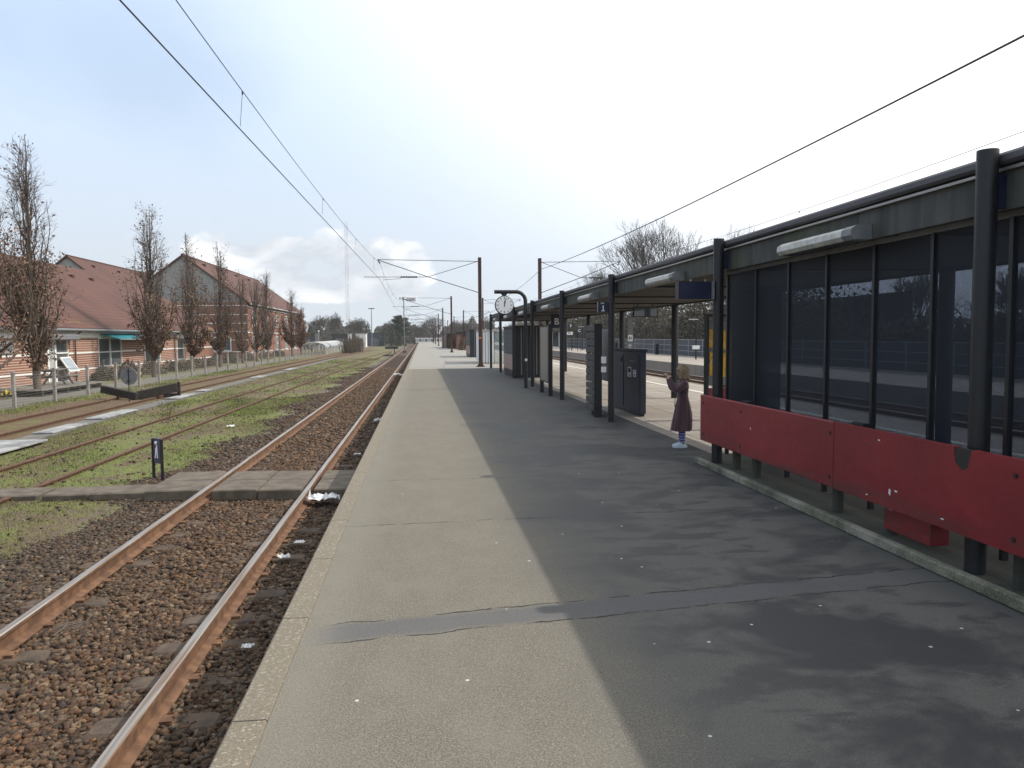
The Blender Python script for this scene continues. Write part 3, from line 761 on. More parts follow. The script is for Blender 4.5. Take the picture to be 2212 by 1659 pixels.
# buffer stop, round signal
D = 31.0; bx = -11.45; t = thing('buffer_stop', (bx, yd(D, bx), GZ), 'broken dark timber buffer stop lying across the rusty siding', 'buffer stop')
def beam(name, a, b, w_, h_, mat='darkwood'):
    a = Vector(a); b = Vector(b); dd = (b-a); L = dd.length; q = dd.to_track_quat('X', 'Z').to_matrix().to_4x4(); m = MB(); m.box(0, L, -w_/2, w_/2, -h_/2, h_/2, bev=.02); m.rot(Matrix.Translation(a) @ q); return m.build(name, mat, t)
beam('timber', (-1.50, .25, .42), (.10, -.45, .14), .20, .30); beam('timber', (.02, -.30, .15), (1.48, .15, .46), .22, .36)
beam('timber', (-1.15, .85, .08), (1.30, .85, .08), .22, .16); beam('timber', (-.1, .75, .34), (.62, .15, .20), .16, .08, 'wood')
m_ = MB(); m_.box(1.42, 1.52, .28, .42, 0, .66); m_.build('upright', 'darkwood', t)
t = thing('round_signal', (-11.3, yd(29.6, -11.3), GZ), 'round grey sign disc seen from behind on a thin pole before the buffer stop', 'round sign', rz=R(-8))
m_ = MB(); m_.tube([(0, 0, 0), (0, 0, 1.35)], .018, 8); m_.build('pole', 'dark_paint', t)
m_ = MB(); m_.lathe([(.001, -.012), (.33, -.012), (.335, 0), (.33, .012), (.001, .012)], 40); m_.rot(Matrix.Translation((0, .03, 1.0)) @ Matrix.Rotation(R(90), 4, 'X')); dsc = m_.build('disc', 'grey', t)
m_ = MB(); m_.box(-.09, .09, .0, .008, 1.18, 1.205); m_.box(-.09, .09, .0, .008, .78, .805); m_.box(-.012, .012, .0, .008, .805, 1.18); m_.build('bracket', 'dark_paint', t)
# young saplings by the mossy track
for i, (x, D) in enumerate(((-7.6, 22.5), (-7.1, 21.5), (-6.4, 26), (-5.4, 38))):
    S = []; rg = random.Random(i)
    def tw(p, d, L, r, k):
        q = p+d*L; S.append((*p, *q, r, r*.6))
        if k:
            for _ in range(3): tw(p+d*L*rg.uniform(.4, 1), (d+Vector((rg.uniform(-.7, .7), rg.uniform(-.7, .7), .2))).normalized(), L*.55, r*.6, k-1)
    for _ in range(2): tw(Vector((rg.uniform(-.1, .1), 0, 0)), Vector((rg.uniform(-.3, .3), rg.uniform(-.3, .3), 1)).normalized(), .45, .007, 3)
    o = link('sapling', segs_mesh('sapling', S, 'bark')); o.location = (x, yd(D, x), GZ)
    tag(o, ['bare sapling by the mossy track, nearest the buffer stop', 'bare sapling in front of the first one by the mossy track', 'bare sapling between the mossy track and the ballast', 'lone thin sapling farther along the grass'][i], 'sapling', 'saplings in the grass')
# ------------------------------------------------------------------ catenary masts and wires
def mast(X, D, side, arm_top, arm_c, label, tracks_x, small=False):
    """side -1: arms reach left, +1 right"""
    y = yd(D, X); t = thing('catenary_mast', (X, y, 0), label, 'catenary mast', 'catenary masts along the platform')
    m = MB(); m.box(-.092, .092, -.09, .09, .03, 6.12); m.build('mast_post', 'mast', t)
    m = MB(); m.box(-.24, .24, -.24, .24, 0, .03)
    for sx in (-1, 1):
        m.prism([(sx*.092, .03), (sx*.20, .03), (sx*.092, .20)], 1, -.06, .06)
    m.build('base_plate', 'mast', t)
    L = tracks_x-X; s_ = 1 if L > 0 else -1
    top0 = (s_*.10, 0, 5.90); top1 = (L+.12*s_, 0, 5.98); low = (s_*.10, 0, 4.18); mid = (L*.52, 0, 5.0+ .02)
    r = .022
    m = MB(); m.tube([top0, top1], r*.8, 6); m.build('top_tube', 'dark_paint', t)
    m = MB(); m.tube([low, (L*.52, 0, 5.03), (L+.1*s_, 0, 5.95)], r, 6); m.build('bracket_tube', 'dark_paint', t)
    m = MB(); m.tube([top0, (L*.53, 0, 5.03)], r*.75, 6); m.build('strut_tube', 'dark_paint', t)
    m = MB(); m.tube([(L*.53, 0, 5.03), (L*1.16, 0, 5.02)], r*.75, 6)
    rs = []; pts = []
    for i in range(15): pts.append((L*(.63+.012*i), -.0, 5.026)); rs.append(.055 if i % 2 else .028)
    m.tube(pts, rs, 8); m.build('registration_tube', 'dark_paint', t)
    m = MB(); m.tube([(L*.80, 0, 5.0), (L*.80, 0, 4.90), (L*.80+s_*.08, 0, 4.93), (L*.97, 0, 4.86)], .012, 5); m.build('steady_arm', 'dark_paint', t)
    m = MB(); m.tube([(L+.12*s_, 0, 6.0), (L+.05*s_, 0, 5.85), (L, 0, 5.76)], [.035, .03, .05], 6); m.build('wire_clamp', 'dark_paint', t)
    return t
nm = ['nearest', 'second', 'third', 'fourth', 'fifth', 'sixth']
LD = (43.1, 83.8, 117, 147, 180, 214); RD = (43.8, 88, 128, 165, 205)
RA = 11.3
for i, D in enumerate(LD):
    m_t = mast(3.3, D, -1, 0, 0, nm[i]+' rusty mast left of the canopy, its arm reaching over the left track', -2.2+.0*i)
    if i == 0:
        m = MB(); m.lathe([(.001, -.01), (.075, -.01), (.075, .01), (.001, .01)], 16); m.rot(Matrix.Translation((-.02, -.105, 1.62)) @ Matrix.Rotation(R(90), 4, 'X')); m.build('warning_disc', 'orange', m_t)
        for zz in (1.42, 1.30, 1.18): 
            m = MB(); m.box(-.05, .03, -.100, -.092, zz, zz+.08); m.build('number_tag', 'red', m_t)
for i, D in enumerate(RD): mast(6.75 if i == 0 else 7.05, D, 1, 0, 0, nm[i]+' rusty mast behind the canopy, its arm reaching right', RA)
def catenary(name, label, pts, group=None):
    """pts: (x_contact, x_messenger, y, z_contact, z_messenger, sag)"""
    t = thing(name, (pts[0][0], pts[0][2], 4.9), label, 'overhead line'); inv = Matrix.Translation((-pts[0][0], -pts[0][2], -4.9))
    cw = MB(); mw = MB(); P = []; Q = []; dr = []
    for a, b in zip(pts, pts[1:]):
        n = 14
        for i in range(n+(b is pts[-1])):
            u = i/n; y = a[2]+(b[2]-a[2])*u; xc = a[0]+(b[0]-a[0])*u; xm = a[1]+(b[1]-a[1])*u
            zc = a[3]+(b[3]-a[3])*u; zm = a[4]+(b[4]-a[4])*u-b[5]*4*u*(1-u)
            P.append((xc, y, zc)); Q.append((xm, y, zm))
        for j in range(5):
            u = (j+.5)/5; y = a[2]+(b[2]-a[2])*u
            dr.append(((a[0]+(b[0]-a[0])*u, y, a[3]), (a[1]+(b[1]-a[1])*u, y, a[4]+(b[4]-a[4])*u-b[5]*4*u*(1-u))))
    cw.tube(P, .0095, 5); cw.rot(inv); cw.build('contact_wire', 'black', t)
    mw.tube(Q, .0065, 5); mw.rot(inv); mw.build('messenger_wire', 'black', t)
    for a, b in dr:
        if b[2]-a[2] < .1: continue
        m = MB(); m.tube([a, b], .004, 4); m.tube([b, (b[0], b[1], b[2]-.05)], .014, 5); m.rot(inv); m.build('dropper', 'black', t)
yy = [yd(D, 3.3) for D in LD]
catenary('overhead_wire', 'pair of overhead wires above the left track, running up out of the picture', [(-3.02, -2.95, yy[0]-43.4, 5.02, 5.98, 0), (-2.2, -2.2, yy[0], 4.86, 5.76, .42), (-2.75, -2.3, yy[1], 4.86, 5.76, .5), (-2.2, -2.2, yy[2], 4.86, 5.76, .4), (-2.75, -2.3, yy[3], 4.86, 5.76, .4), (-2.2, -2.2, yy[4], 4.86, 5.76, .4), (-2.5, -2.3, yy[5], 4.86, 5.76, .4)])
yr = [yd(D, 6.9) for D in RD]
catenary('overhead_wire', 'faint pair of overhead wires above the track right of the canopy', [(11.0, 11.2, yr[0]-43, 4.96, 5.85, 0)]+[(11.3-.3*(i % 2), 11.2, y, 4.86, 5.76, .45) for i, y in enumerate(yr)])
m = MB(); P = []
for i in range(40):
    u = i/39; y = -2.0+(yr[0]+2)*u; P.append((6.93-.1*u, y, 5.28+.22*u-.33*4*u*(1-u)))
m.tube(P, .014, 6); P = []
for i in range(20):
    u = i/19; y = yr[0]+(yr[1]-yr[0])*u; P.append((6.83+.15*u, y, 5.5-.75*4*u*(1-u)*.8))
m.tube(P, .012, 6)
tag(m.build('earth_wire', 'black'), 'thick single wire sloping over the canopy to the nearest mast behind it', 'overhead line')

# tall pole with a route sign, far up the left side
X0 = -2.1-.35; D = 118; t = thing('signal_pole', (-2.6, yd(D, -2.6), GZ), 'tall thin pole with a black and white plate at its top, beyond the siding', 'sign pole')
m = MB(); m.tube([(0, 0, 0), (0, 0, 8.55)], .07, 8); m.build('pole', 'grey', t)
m = MB(); m.box(-.3, .3, -.3, .3, 0, .35); m.build('base_block', 'concrete', t)
m = MB(); m.box(.42, 1.80, -.03, .03, 7.95, 8.42); pl_ = m.build('plate', 'black', t)
m = MB(); m.box(.47, .90, -.04, -.032, 8.0, 8.37); m.box(.96, 1.75, -.04, -.032, 8.0, 8.37); m.build('white_field', 'sign_white', pl_)
m = MB()
m.prism([(.52, 8.33), (.58, 8.33), (.85, 8.04), (.79, 8.04)], 1, -.048, -.042); m.box(.52, .56, -.048, -.042, 8.04, 8.33); m.box(.81, .85, -.0475, -.0425, 8.04, 8.33)
for k in range(5): m.box(1.0, 1.66-.1*(k % 2), -.048, -.042, 8.05+.06*k, 8.075+.06*k)
m.build('lettering', 'black', pl_)
m = MB(); m.tube([(-.35, 0, 8.35), (.42, 0, 8.2)], .05, 6); m.tube([(-.1, 0, 8.65), (-.2, 0, 8.0)], .05, 6); m.build('crossarm', 'dark_paint', t)

# ------------------------------------------------------------------ platform canopy
CX = 3.84; KX = 3.72; YE = yd(41.2, KX)+.30; YS = -3.0; ZT = 2.88; XB = 6.95
ctop = [yd(D, KX) for D in (5.11, 9.66, 15.08, 20.36, 25.8, 31.0, 36.2, 41.2)]
can = thing('platform_canopy', (CX, YE, 0), 'long flat platform canopy with dark round columns and a weathered fascia', 'canopy'); inv = Matrix.Translation((-CX, -YE, 0))
def part(m, name, mats, parent=can, smooth=False): m.rot(inv); return m.build(name, mats, parent, smooth)
m = MB(); m.box(CX, CX+.05, YS, YE, ZT-.37, ZT-.085); m.box(CX+.05, XB-.05, YE-.05, YE, ZT-.37, ZT-.085); m.box(XB-.05, XB, YS, YE, ZT-.37, ZT-.085); part(m, 'fascia', 'fascia')
m = MB(); m.box(CX-.06, XB+.06, YS, YE+.05, ZT-.080, ZT+.0, bev=.02); part(m, 'roof', 'roofedge' if 'roofedge' in MT else 'grey')
m = MB(); m.box(CX-.035, CX-.005, YS, YE, ZT-.118, ZT-.098); part(m, 'trim_strip', 'silver')
m = MB(); m.box(CX+.055, XB-.055, YS, YE-.055, ZT-.33, ZT-.30); part(m, 'soffit', 'soffit')
for i in range(12):
    y = YE-1.3-3.4*i
    if y > YS: m = MB(); m.box(CX+.06, XB-.06, y-.05, y+.05, ZT-.365, ZT-.335); part(m, 'soffit_beam', 'dark_paint')
for i, y in enumerate(ctop):
    X = KX
    m = MB(); r = .066; m.tube([(X, y, 0), (X, y, ZT+.02)], r, 20); c = part(m, 'column', 'dark_paint', smooth=True)
    m = MB(); m.box(X+.02, CX-.002, y-.03, y+.03, ZT-.36, ZT-.14); part(m, 'bracket', 'navy', c)
    if i > 0:
        Xb = 6.82
        m = MB(); m.tube([(Xb, y, 0), (Xb, y, ZT-.10)], .095, 16); part(m, 'column', 'dark_paint', smooth=True)
def lamp_(D, i):
    y = yd(D, 3.6); L = 1.38
    t = thing('fascia_lamp', (CX, y, 2.565), ['nearest long lamp on the fascia, above the glazed shelter', 'second long lamp on the fascia, left of the blank blue sign', 'third long lamp on the fascia, above the small 1 sign', 'fourth lamp on the fascia, between two columns left of the 1 sign', 'fifth lamp on the fascia, just right of the clock pole', 'sixth lamp on the fascia, half behind the clock', 'farthest lamp at the end of the fascia'][i], 'lamp', 'long lamps along the canopy fascia')
    prof = [(-.003, -.055), (-.16, -.055), (-.19, -.02), (-.185, .03), (-.14, .060), (-.003, .072)]
    m = MB(); m.prism(prof, 1, -L/2+.16, L/2); m.build('diffuser', 'lampshade', t)
    m = MB(); m.prism([(a*1.03, b*1.06) for a, b in prof], 1, -L/2, -L/2+.157); m.build('end_cap', 'grey', t)
    m = MB(); m.box(-.15, -.02, -L/2+.17, L/2-.02, -.062, -.057); m.build('louvre', 'dark_paint', t)
for i, D in enumerate((7.25, 11.9, 17.3, 22.8, 28.3, 33.5, 38.6)): lamp_(D, i)

# small signs
def hanging_sign(name, X0, X1, y, z0, z1, label, mat='navy', cat='sign', th=.04, frame=None):
    t = thing(name, ((X0+X1)/2, y, z0), label, cat); m = MB(); m.box((X0-X1)/2, (X1-X0)/2, 0, th, 0, z1-z0); p = m.build('panel', mat, t)
    return t, p, (X1-X0)/2, z1-z0
y1 = ctop[2]
t, p, hw, hh = hanging_sign('track_sign', 3.45, 3.65, y1-.01, 2.16, 2.365, 'small navy sign reading Spor 1 fixed to the third column')
text_obj('number', '1', .135, 'sign_white', p, face('-y', .0, -.006, .078), .003, .002); text_obj('word', 'Spor', .038, 'sign_white', p, face('-y', -.01, -.006, .178), .002, .0)
m = MB(); m.box(-.035, .035, -.010, -.002, .022, .034); m.build('number_foot', 'sign_white', p)
m = MB(); m.box(-hw-.006, -hw-.001, -.004, th_ if False else .04, 0, hh); m.build('edge_strip', 'silver', t)
y1 = ctop[1]
t, p, hw, hh = hanging_sign('blank_display', 3.20, 3.61, y1-.05, 2.15, 2.365, 'blank dark blue display box hanging beside the column at the shelter end', 'navy', th=.12)
m = MB(); m.box(hw+.001, hw+.035, -.012, .12, -.005, hh+.005); m.build('end_cap', 'grey', t)
m = MB(); m.box(-hw-.018, -hw-.001, -.008, .12, -.003, hh+.003); m.build('end_cap', 'dark_paint', t)
m = MB(); m.box(-hw, hw, -.006, -.001, hh-.006, hh+.004); m.box(-hw, hw, -.006, -.001, -.004, .004); m.build('rim', 'dark_paint', t)
for q in (-.05, .14): m = MB(); m.box(q-.01, q+.01, .03, .05, hh, hh+.03); m.build('hanger', 'silver', t)
t, p, hw, hh = hanging_sign('letter_sign', 5.05, 5.50, yd(30, 5), 2.02, 2.52, 'navy sign with a white letter B hanging under the canopy')
text_obj('letter', 'B', .36, 'sign_white', p, face('-y', 0, -.008, .24), .003, .004)
t, p, hw, hh = hanging_sign('monitor', 5.28, 5.90, yd(19.2, 5.5), 2.16, 2.42, 'black screen hanging under the canopy above the dark cabinet', 'black', 'monitor', .12)
m = MB(); m.box(-.2, -.18, .04, .08, .26, .36); m.build('hanger', 'dark_paint', t); m = MB(); m.box(.18, .2, .04, .08, .26, .36); m.build('hanger', 'dark_paint', t)
m = MB(); m.box(-hw+.02, hw-.02, -.006, -.001, .02, .24); m.build('screen', 'window', p)
m = MB(); m.box(0, .08, 0, .25, 0, .9); o = m.build('advert_board', 'black'); o.location = (3.95, yd(21.5, 4), .85); tag(o, 'narrow dark board edge-on behind the fourth column', 'board')
t, p, hw, hh = hanging_sign('strip_sign', 6.50, 6.68, yd(24.3, 6.6), 1.0, 2.3, 'tall narrow sign strip with a round mark between two rear columns', 'grey')
m = MB(); m.box(-.075, .075, -.008, -.002, .52, .72); f1 = m.build('white_field', 'sign_white', p)
m = MB(); m.lathe([(.001, -.002), (.05, -.002), (.05, .002), (.001, .002)], 20); m.rot(Matrix.Translation((0, -.012, .62)) @ Matrix.Rotation(R(90), 4, 'X')); m.build('round_mark', 'black', f1)
m = MB(); m.lathe([(.001, -.002), (.024, -.002), (.024, .002), (.001, .002)], 16); m.rot(Matrix.Translation((0, -.018, .62)) @ Matrix.Rotation(R(90), 4, 'X')); m.build('round_mark', 'sign_white', f1)
m = MB()
for k in range(8): m.box(-.06, .05-.02*(k % 3), -.008, -.002, .10+.045*k, .118+.045*k)
m.build('text_lines', 'sign_white', p)

# ------------------------------------------------------------------ clock
D = 25.1; ck = thing('platform_clock', (3.40, yd(D, 3.4), 0), 'round white station clock showing just past twelve, hung from a bent dark pole', 'clock')
m = MB(); r = .062; P = [(0, 0, 0), (0, 0, 2.85)]
for k in range(1, 8): a = R(90*k/7); P.append((-.30+.30*math.cos(a), 0, 2.85+.30*math.sin(a)))
P.append((-1.02, 0, 3.15)); m.tube(P, r, 18); m.build('pole', 'dark_paint', ck, smooth=True)
m = MB(); m.prism([(-.80, 3.09), (-.60, 3.09), (-.64, 3.02), (-.76, 3.02)], 1, -.05, .05); m.build('hanger', 'dark_paint', ck)
m = MB(); m.lathe([(.001, -.09), (.27, -.09), (.305, -.07), (.31, 0), (.305, .07), (.27, .09), (.001, .09)], 48); m.rot(Matrix.Translation((-.70, 0, 2.715)) @ Matrix.Rotation(R(90), 4, 'X')); hs = m.build('housing', 'dark_paint', ck, smooth=True)
m = MB(); m.lathe([(.001, -.003), (.282, -.003), (.282, .003), (.001, .003)], 48); m.rot(Matrix.Translation((-.70, -.094, 2.715)) @ Matrix.Rotation(R(90), 4, 'X')); dl = m.build('dial', 'clock', hs)
for k in range(12):
    a = R(30*k); m = MB(); L0, wd = ((.19, .010) if k % 3 == 0 else (.205, .0095)); c_, s_ = math.sin(a), math.cos(a)
    pts = [(c_*q+s_*w2, s_*q-c_*w2) for q, w2 in ((L0, -wd), (L0, wd), (.262, wd), (.262, -wd))]
    m.prism([(-.70+x, 2.715+z) for x, z in pts], 1, -.101, -.098); m.build('hour_mark', 'black', hs)
for nmn, a, L, wd, yo in (('hour_hand', 2, .155, .013, -.106), ('minute_hand', 14, .245, .010, -.112)):
    a = R(a); c_, s_ = math.sin(a), math.cos(a); pts = [(c_*q+s_*w2, s_*q-c_*w2) for q, w2 in ((-.05, -wd), (-.05, wd), (L, wd*.7), (L, -wd*.7))]
    m = MB(); m.prism([(-.70+x, 2.715+z) for x, z in pts], 1, yo, yo+.004); m.build(nmn, 'black', hs)
m = MB(); m.lathe([(.001, -.004), (.045, -.004), (.045, .004), (.001, .004)], 16); m.rot(Matrix.Translation((.0, -.07, .93)) @ Matrix.Rotation(R(90), 4, 'X')); m.build('sticker', 'sign_white', ck)

# ------------------------------------------------------------------ things under the canopy
def kiosk(D0, D1, label, X0=3.74, X1=5.0, H=2.12):
    ya, yb = yd(D0, X0), yd(D1, X0); t = thing('shelter_kiosk', (X0, ya, 0), label, 'kiosk', 'board-clad kiosks on the platform')
    L = yb-ya; W = X1-X0
    m = MB(); m.box(.02, W, .02, L, .12, H-.05); m.build('body', 'black', t)
    m = MB(); m.box(0, .018, .0, L, .95, H-.05); m.build('cladding', 'boards', t)
    m = MB(); m.box(-.004, .016, .0, L, .30, .945); m.build('infill_panel', 'pink', t)
    m = MB(); m.box(.03, W-.02, .03, L-.02, 0, .118); m.box(0, .018, 0, L, .12, .295); m.build('plinth', 'dark_paint', t)
    m = MB(); m.box(-.04, W+.05, -.05, L+.05, H-.048, H+.02); m.build('roof', 'dark_paint', t)
    for q in (.25, .75): m = MB(); m.box(W*q-.02, W*q+.02, -.012, .018, .12, H-.055); m.build('corner_post', 'grey', t)
kiosk(31.2, 35.0, 'nearest dark board-clad kiosk with a pinkish lower panel, under the end of the canopy')
kiosk(62.8, 68.0, 'second dark kiosk with a pinkish lower panel, behind the nearest rusty mast', 3.94, 5.6, 2.25)
# glazed windbreak with white sheets
ya = yd(47.5, 3.8); t = thing('glazed_windbreak', (3.8, ya, 0), 'pale glazed windbreak with white sheet walls behind the end of the canopy', 'windbreak')
m = MB(); m.box(0, .72, 0, .04, .1, 2.02); m.build('white_sheet', 'whitesheet', t)
m = MB(); m.box(-.05, -.01, .0, 5.2, .1, 2.02); m.build('white_sheet', 'whitesheet', t)
for q in (-.03, .14, .32, .50, .70): m = MB(); m.box(q-.014, q+.014, -.03, -.003, 0, 2.05); m.build('post', 'dark_paint', t)
for q in (.74, 1.42): m = MB(); m.box(q, q+.66, .01, .03, .12, 1.98); m.build('glass_pane', 'clearglass', t)
for q in (1.405, 2.09): m = MB(); m.box(q-.012, q+.012, -.01, .05, 0, 2.05); m.build('post', 'lightgrey', t)
m = MB(); m.box(-.1, 2.2, -.08, 5.3, 2.055, 2.13); m.build('roof', 'lightgrey', t)
m = MB(); m.box(-.03, 2.1, .001, .038, .03, .098); m.build('sill', 'lightgrey', t)
# end platform glazed hut, shed, bushes
ya = yd(262, 2.5); t = thing('white_hut', (-1.9, ya, -.2), 'long low white hut with a row of windows at the far end of the platform', 'hut')
m = MB(); m.box(0, 9.2, 0, 3, 0, 1.35); m.build('wall', 'white', t)
for k in range(9): m = MB(); m.box(.15+k*1.0, .95+k*1.0, -.03, -.002, .35, 1.15); m.build('window', 'window' if k % 2 else 'lightgrey', t)
m = MB(); m.box(-.2, 9.4, -.3, 3.2, 1.353, 1.62); m.build('roof', 'white', t)
ya = yd(118, 4); t = thing('dark_shed', (3.9, ya, 0), 'black box-like shed far along the platform beyond the second kiosk', 'shed')
m = MB(); m.box(0, .95, .02, 6, .0, 2.1); m.build('body', 'black', t); m = MB(); m.box(-.05, 1.0, -.05, 6.05, 2.103, 2.2); m.build('roof', 'dark_paint', t)
m = MB(); m.box(-.62, -.02, 1, 5.9, .0, 1.9); m.build('side_panel', 'pink', t)
ya = yd(104, 5); t = thing('brick_pergola', (5.0, ya, 0), 'row of brown brick pillars carrying an ivy-topped beam far along the platform', 'pergola')
for k in range(7):
    for q in (0, 1.9): m = MB(); m.box(q-.18, q+.18, k*4-.18, k*4+.18, 0, 2.1); m.build('pillar', 'brickplain', t)
m = MB(); m.box(-.25, 2.2, -.4, 25, 2.103, 2.4); m.build('beam', 'darkwood', t)
def bush(loc, sx, sy, sz, label, pal, n, size, seed, name='bush', group=None, stems=True):
    rg = np.random.default_rng(seed); p = rg.normal(size=(n, 3)); p /= np.linalg.norm(p, axis=1, keepdims=True); p *= rg.uniform(.55, 1.0, (n, 1))**.5
    bumps = 1+.18*np.sin(p[:, 0:1]*5+seed)+.15*np.cos(p[:, 1:2]*6+seed*2); p *= bumps; p[:, 2] = np.abs(p[:, 2]); p *= np.array([sx, sy, sz])
    tint = np.array(pal)[rg.integers(0, len(pal), n)]*rg.uniform(.7, 1.3, (n, 1))
    o = thing(name, loc, label, 'shrub', group)
    link('foliage', quads_mesh('foliage', p, size, rg, 'leafy', tint), o)
    S = []
    for k in range(14):
        a = rg.uniform(0, 6.28); S.append((0, 0, 0, sx*.8*math.cos(a), sy*.8*math.sin(a), sz*rg.uniform(.4, .9), .02, .006))
    link('stems', segs_mesh('stems', S, 'bark'), o)
    return o
brown = [(.12, .075, .05), (.09, .06, .04), (.15, .10, .06), (.08, .085, .03)]
bush((5.9, yd(98, 5), 0), 1.35, 2.2, 1.35, 'wide brown clipped bush on the platform left of the second kiosk', brown, 3500, .07, 3)
bush((4.7, yd(112, 4.5), 0), .95, 2.2, 1.6, 'tall brown clipped bush beside the second mast in the left row', brown, 3000, .07, 4)
# poster stand
D = 22.4; t = thing('poster_stand', (3.62, yd(D, 3.6), 0), 'silver poster case on two dark legs between the clock pole and the fourth column', 'poster stand')
for q in (-.78, .78): m = MB(); m.box(-.055, .055, q-.05, q+.05, 0, 2.05); m.build('leg', 'dark_paint', t)
m = MB(); m.box(-.05, .05, -.725, .725, .36, 2.0); c = m.build('case', 'dark_paint', t)
m = MB(); m.box(-.062, -.052, -.68, .66, .40, 1.96); m.build('poster_field', 'silver', c)
# slatted screen
t = thing('slatted_screen', (3.62, yd(15.9, 3.6), 0), 'dark slatted screen with a black end post beside the third column', 'screen')
m = MB(); m.box(-.06, .10, -.05, .05, 0, 1.95); m.build('end_post', 'black', t)
for k in range(12): m = MB(); m.box(-.045, .02, .055, .85, .12+k*.152, .25+k*.152, bev=.01); m.build('slat', 'boards2' if 'boards2' in MT else 'grey', t)
m = MB(); m.box(.022, .06, .50, .58, 0, 1.93); m.build('rear_post', 'black', t)
m = MB(); m.box(-.03, .03, -.6, .6, 0, 1.12, bev=.02); o = m.build('notice_case', 'grey'); o.location = (3.98, yd(16.6, 4), .72); tag(o, 'flat grey notice case seen obliquely between the slatted screen and the third column', 'notice case')
# cabinet
y0, y1 = yd(15.9, 4.5), yd(18.4, 4.6); t = thing('equipment_cabinet', (4.52, y0, 0), 'navy grey metal cabinet with two pale stickers behind the third column', 'cabinet')
L = y1-y0; m = MB(); m.box(0, .13, 0, L, .06, 1.36, bev=.01); m.build('body', 'navy_cab', t)
m = MB(); m.box(-.03, .16, -.03, L+.03, 1.363, 1.41, bev=.01); m.build('lid', 'navy_cab', t)
m = MB(); m.box(-.014, -.002, L*.52, L-.05, .12, 1.30); dr_ = m.build('door', 'navy_cab', t); m = MB(); m.box(-.03, -.016, L*.56, L*.56+.22, 1.12, 1.22); m.build('handle', 'black', dr_)
m = MB(); m.box(-.012, -.002, .05, L*.48, .12, 1.30); d2 = m.build('door', 'navy_cab', t)
for (a, b, z0, z1, rr) in ((.62, .92, .80, 1.02, 0), (.26, .48, .82, .97, 0)):
    m = MB(); m.box(-.018, -.014, a, b, z0, z1); stk = m.build('sticker', 'sign_white', d2)
    m = MB(); m.box(-.022, -.019, a+.04, b-.06, z0+.10, z1-.03); m.box(-.022, -.019, a+.06, a+.16, z0+.03, z0+.06); m.build('print', 'black', stk)
m = MB(); m.box(-.018, -.014, .28, .78, 1.14, 1.165); m.build('letter_strip', 'grey', d2)
m = MB(); m.box(.02, .11, .05, L-.05, 0, .058); m.build('plinth', 'black', t)
# boards fixed on third column
m = MB(); m.box(-.055, .055, -.12, -.07, 0, .10); m.box(-.055, .055, -.12, -.07, .20, .38); o = m.build('column_notice', 'litter'); 
bpy.data.objects.remove(o)
for k, (z, h, mt_) in enumerate(((1.16, .13, 'sign_white'), (.98, .11, 'sign_white'))):
    m = MB(); m.box(-.05, .05, -.008, 0, 0, h); o = m.build('notice', mt_); o.location = (3.57, ctop[2]+.02, z); tag(o, ['upper small white notice on the side of the third column', 'lower small white notice on the side of the third column'][k], 'notice')
# yellow / red booth
D = 13.6; X = 5.08; t = thing('ticket_booth', (X, yd(D, X), 0), 'red booth with taped yellow posters behind the column at the shelter end', 'booth')
m = MB(); m.box(-.04, 0, 0, .14, 0, 2.02); m.box(.80, .84, 0, .14, 0, 2.02); m.build('frame', 'black', t)
m = MB(); m.box(.003, .797, .03, .13, .05, .75); m.build('lower_panel', 'red', t)
m = MB(); m.box(.003, .797, .06, .13, .80, 1.95); bb = m.build('notice_board', 'grey', t)
for (a, b, z0, z1) in ((.02, .16, 1.48, 1.80), (.18, .45, 1.44, 1.78), (.03, .15, .98, 1.40), (.25, .55, .95, 1.38)):
    m = MB(); m.box(a, b, .045, .055, z0, z1); m.build('yellow_poster', 'yellow', bb)
for k, (a, b) in enumerate((((.0, .04, 1.62), (.16, .04, 1.50)), ((.02, .04, 1.15), (.12, .04, 1.34)), ((.06, .04, 1.36), (.2, .04, 1.22)))):
    m = MB(); m.tube([a, b], .007, 4); m.build('tape_strip', 'sign_white', bb)
m = MB(); m.box(-.05, .85, -.02, .16, 2.022, 2.07); m.build('roof', 'black', t)

# ------------------------------------------------------------------ glazed shelter, plinth, red guard panels
yk = yd(10.14, 3.6)
kb = MB(); kb.add([(3.61, YS, 0), (3.61, yk, 0), (3.90, yk+.28, 0), (6.9, yk+.28, 0), (6.9, YS, 0), (3.64, YS, .075), (3.64, yk-.04, .075), (3.92, yk+.22, .075), (6.9, yk+.22, .075), (6.9, YS, .075)],
    [(0, 1, 6, 5), (1, 2, 7, 6), (2, 3, 8, 7), (5, 6, 7, 8, 9)])
MT['kerb'] = simple('mossy_kerb', (.22, .21, .165), .9, var=.4, vs=3, bump=.3, col2=(.06, .065, .04))
MT['plinth'] = simple('shelter_plinth', (.055, .056, .042), .9, var=.4, vs=2, bump=.3)
for f in (1,): pass
o = kb.build('shelter_kerb', ['plinth', 'kerb']); tag(o, kind='structure')
kk = MB(); kk.box(3.585, 3.655, YS, yk-.04, .001, .085, bev=.012); tag(kk.build('kerb', 'kerb'), kind='structure')
sh = thing('glazed_shelter', (3.98, yd(10.02, 3.98), .13), 'dark perforated glazed shelter wall between the two nearest canopy columns', 'shelter')
GX = 3.98; inv = Matrix.Translation((-3.98, -yd(10.02, 3.98), -.13)); Ys = [yd(D, GX) for D in (10.0, 9.15, 8.34, 7.56, 6.77, 6.0, 5.2, 4.43, 3.6, 2.8)]
def sp(m, name, mats, parent=sh): m.rot(inv); return m.build(name, mats, parent)
for y in Ys: m = MB(); m.box(GX-.022, GX+.022, y-.018, y+.018, .13, ZT-.40); sp(m, 'mullion', 'dark_paint')
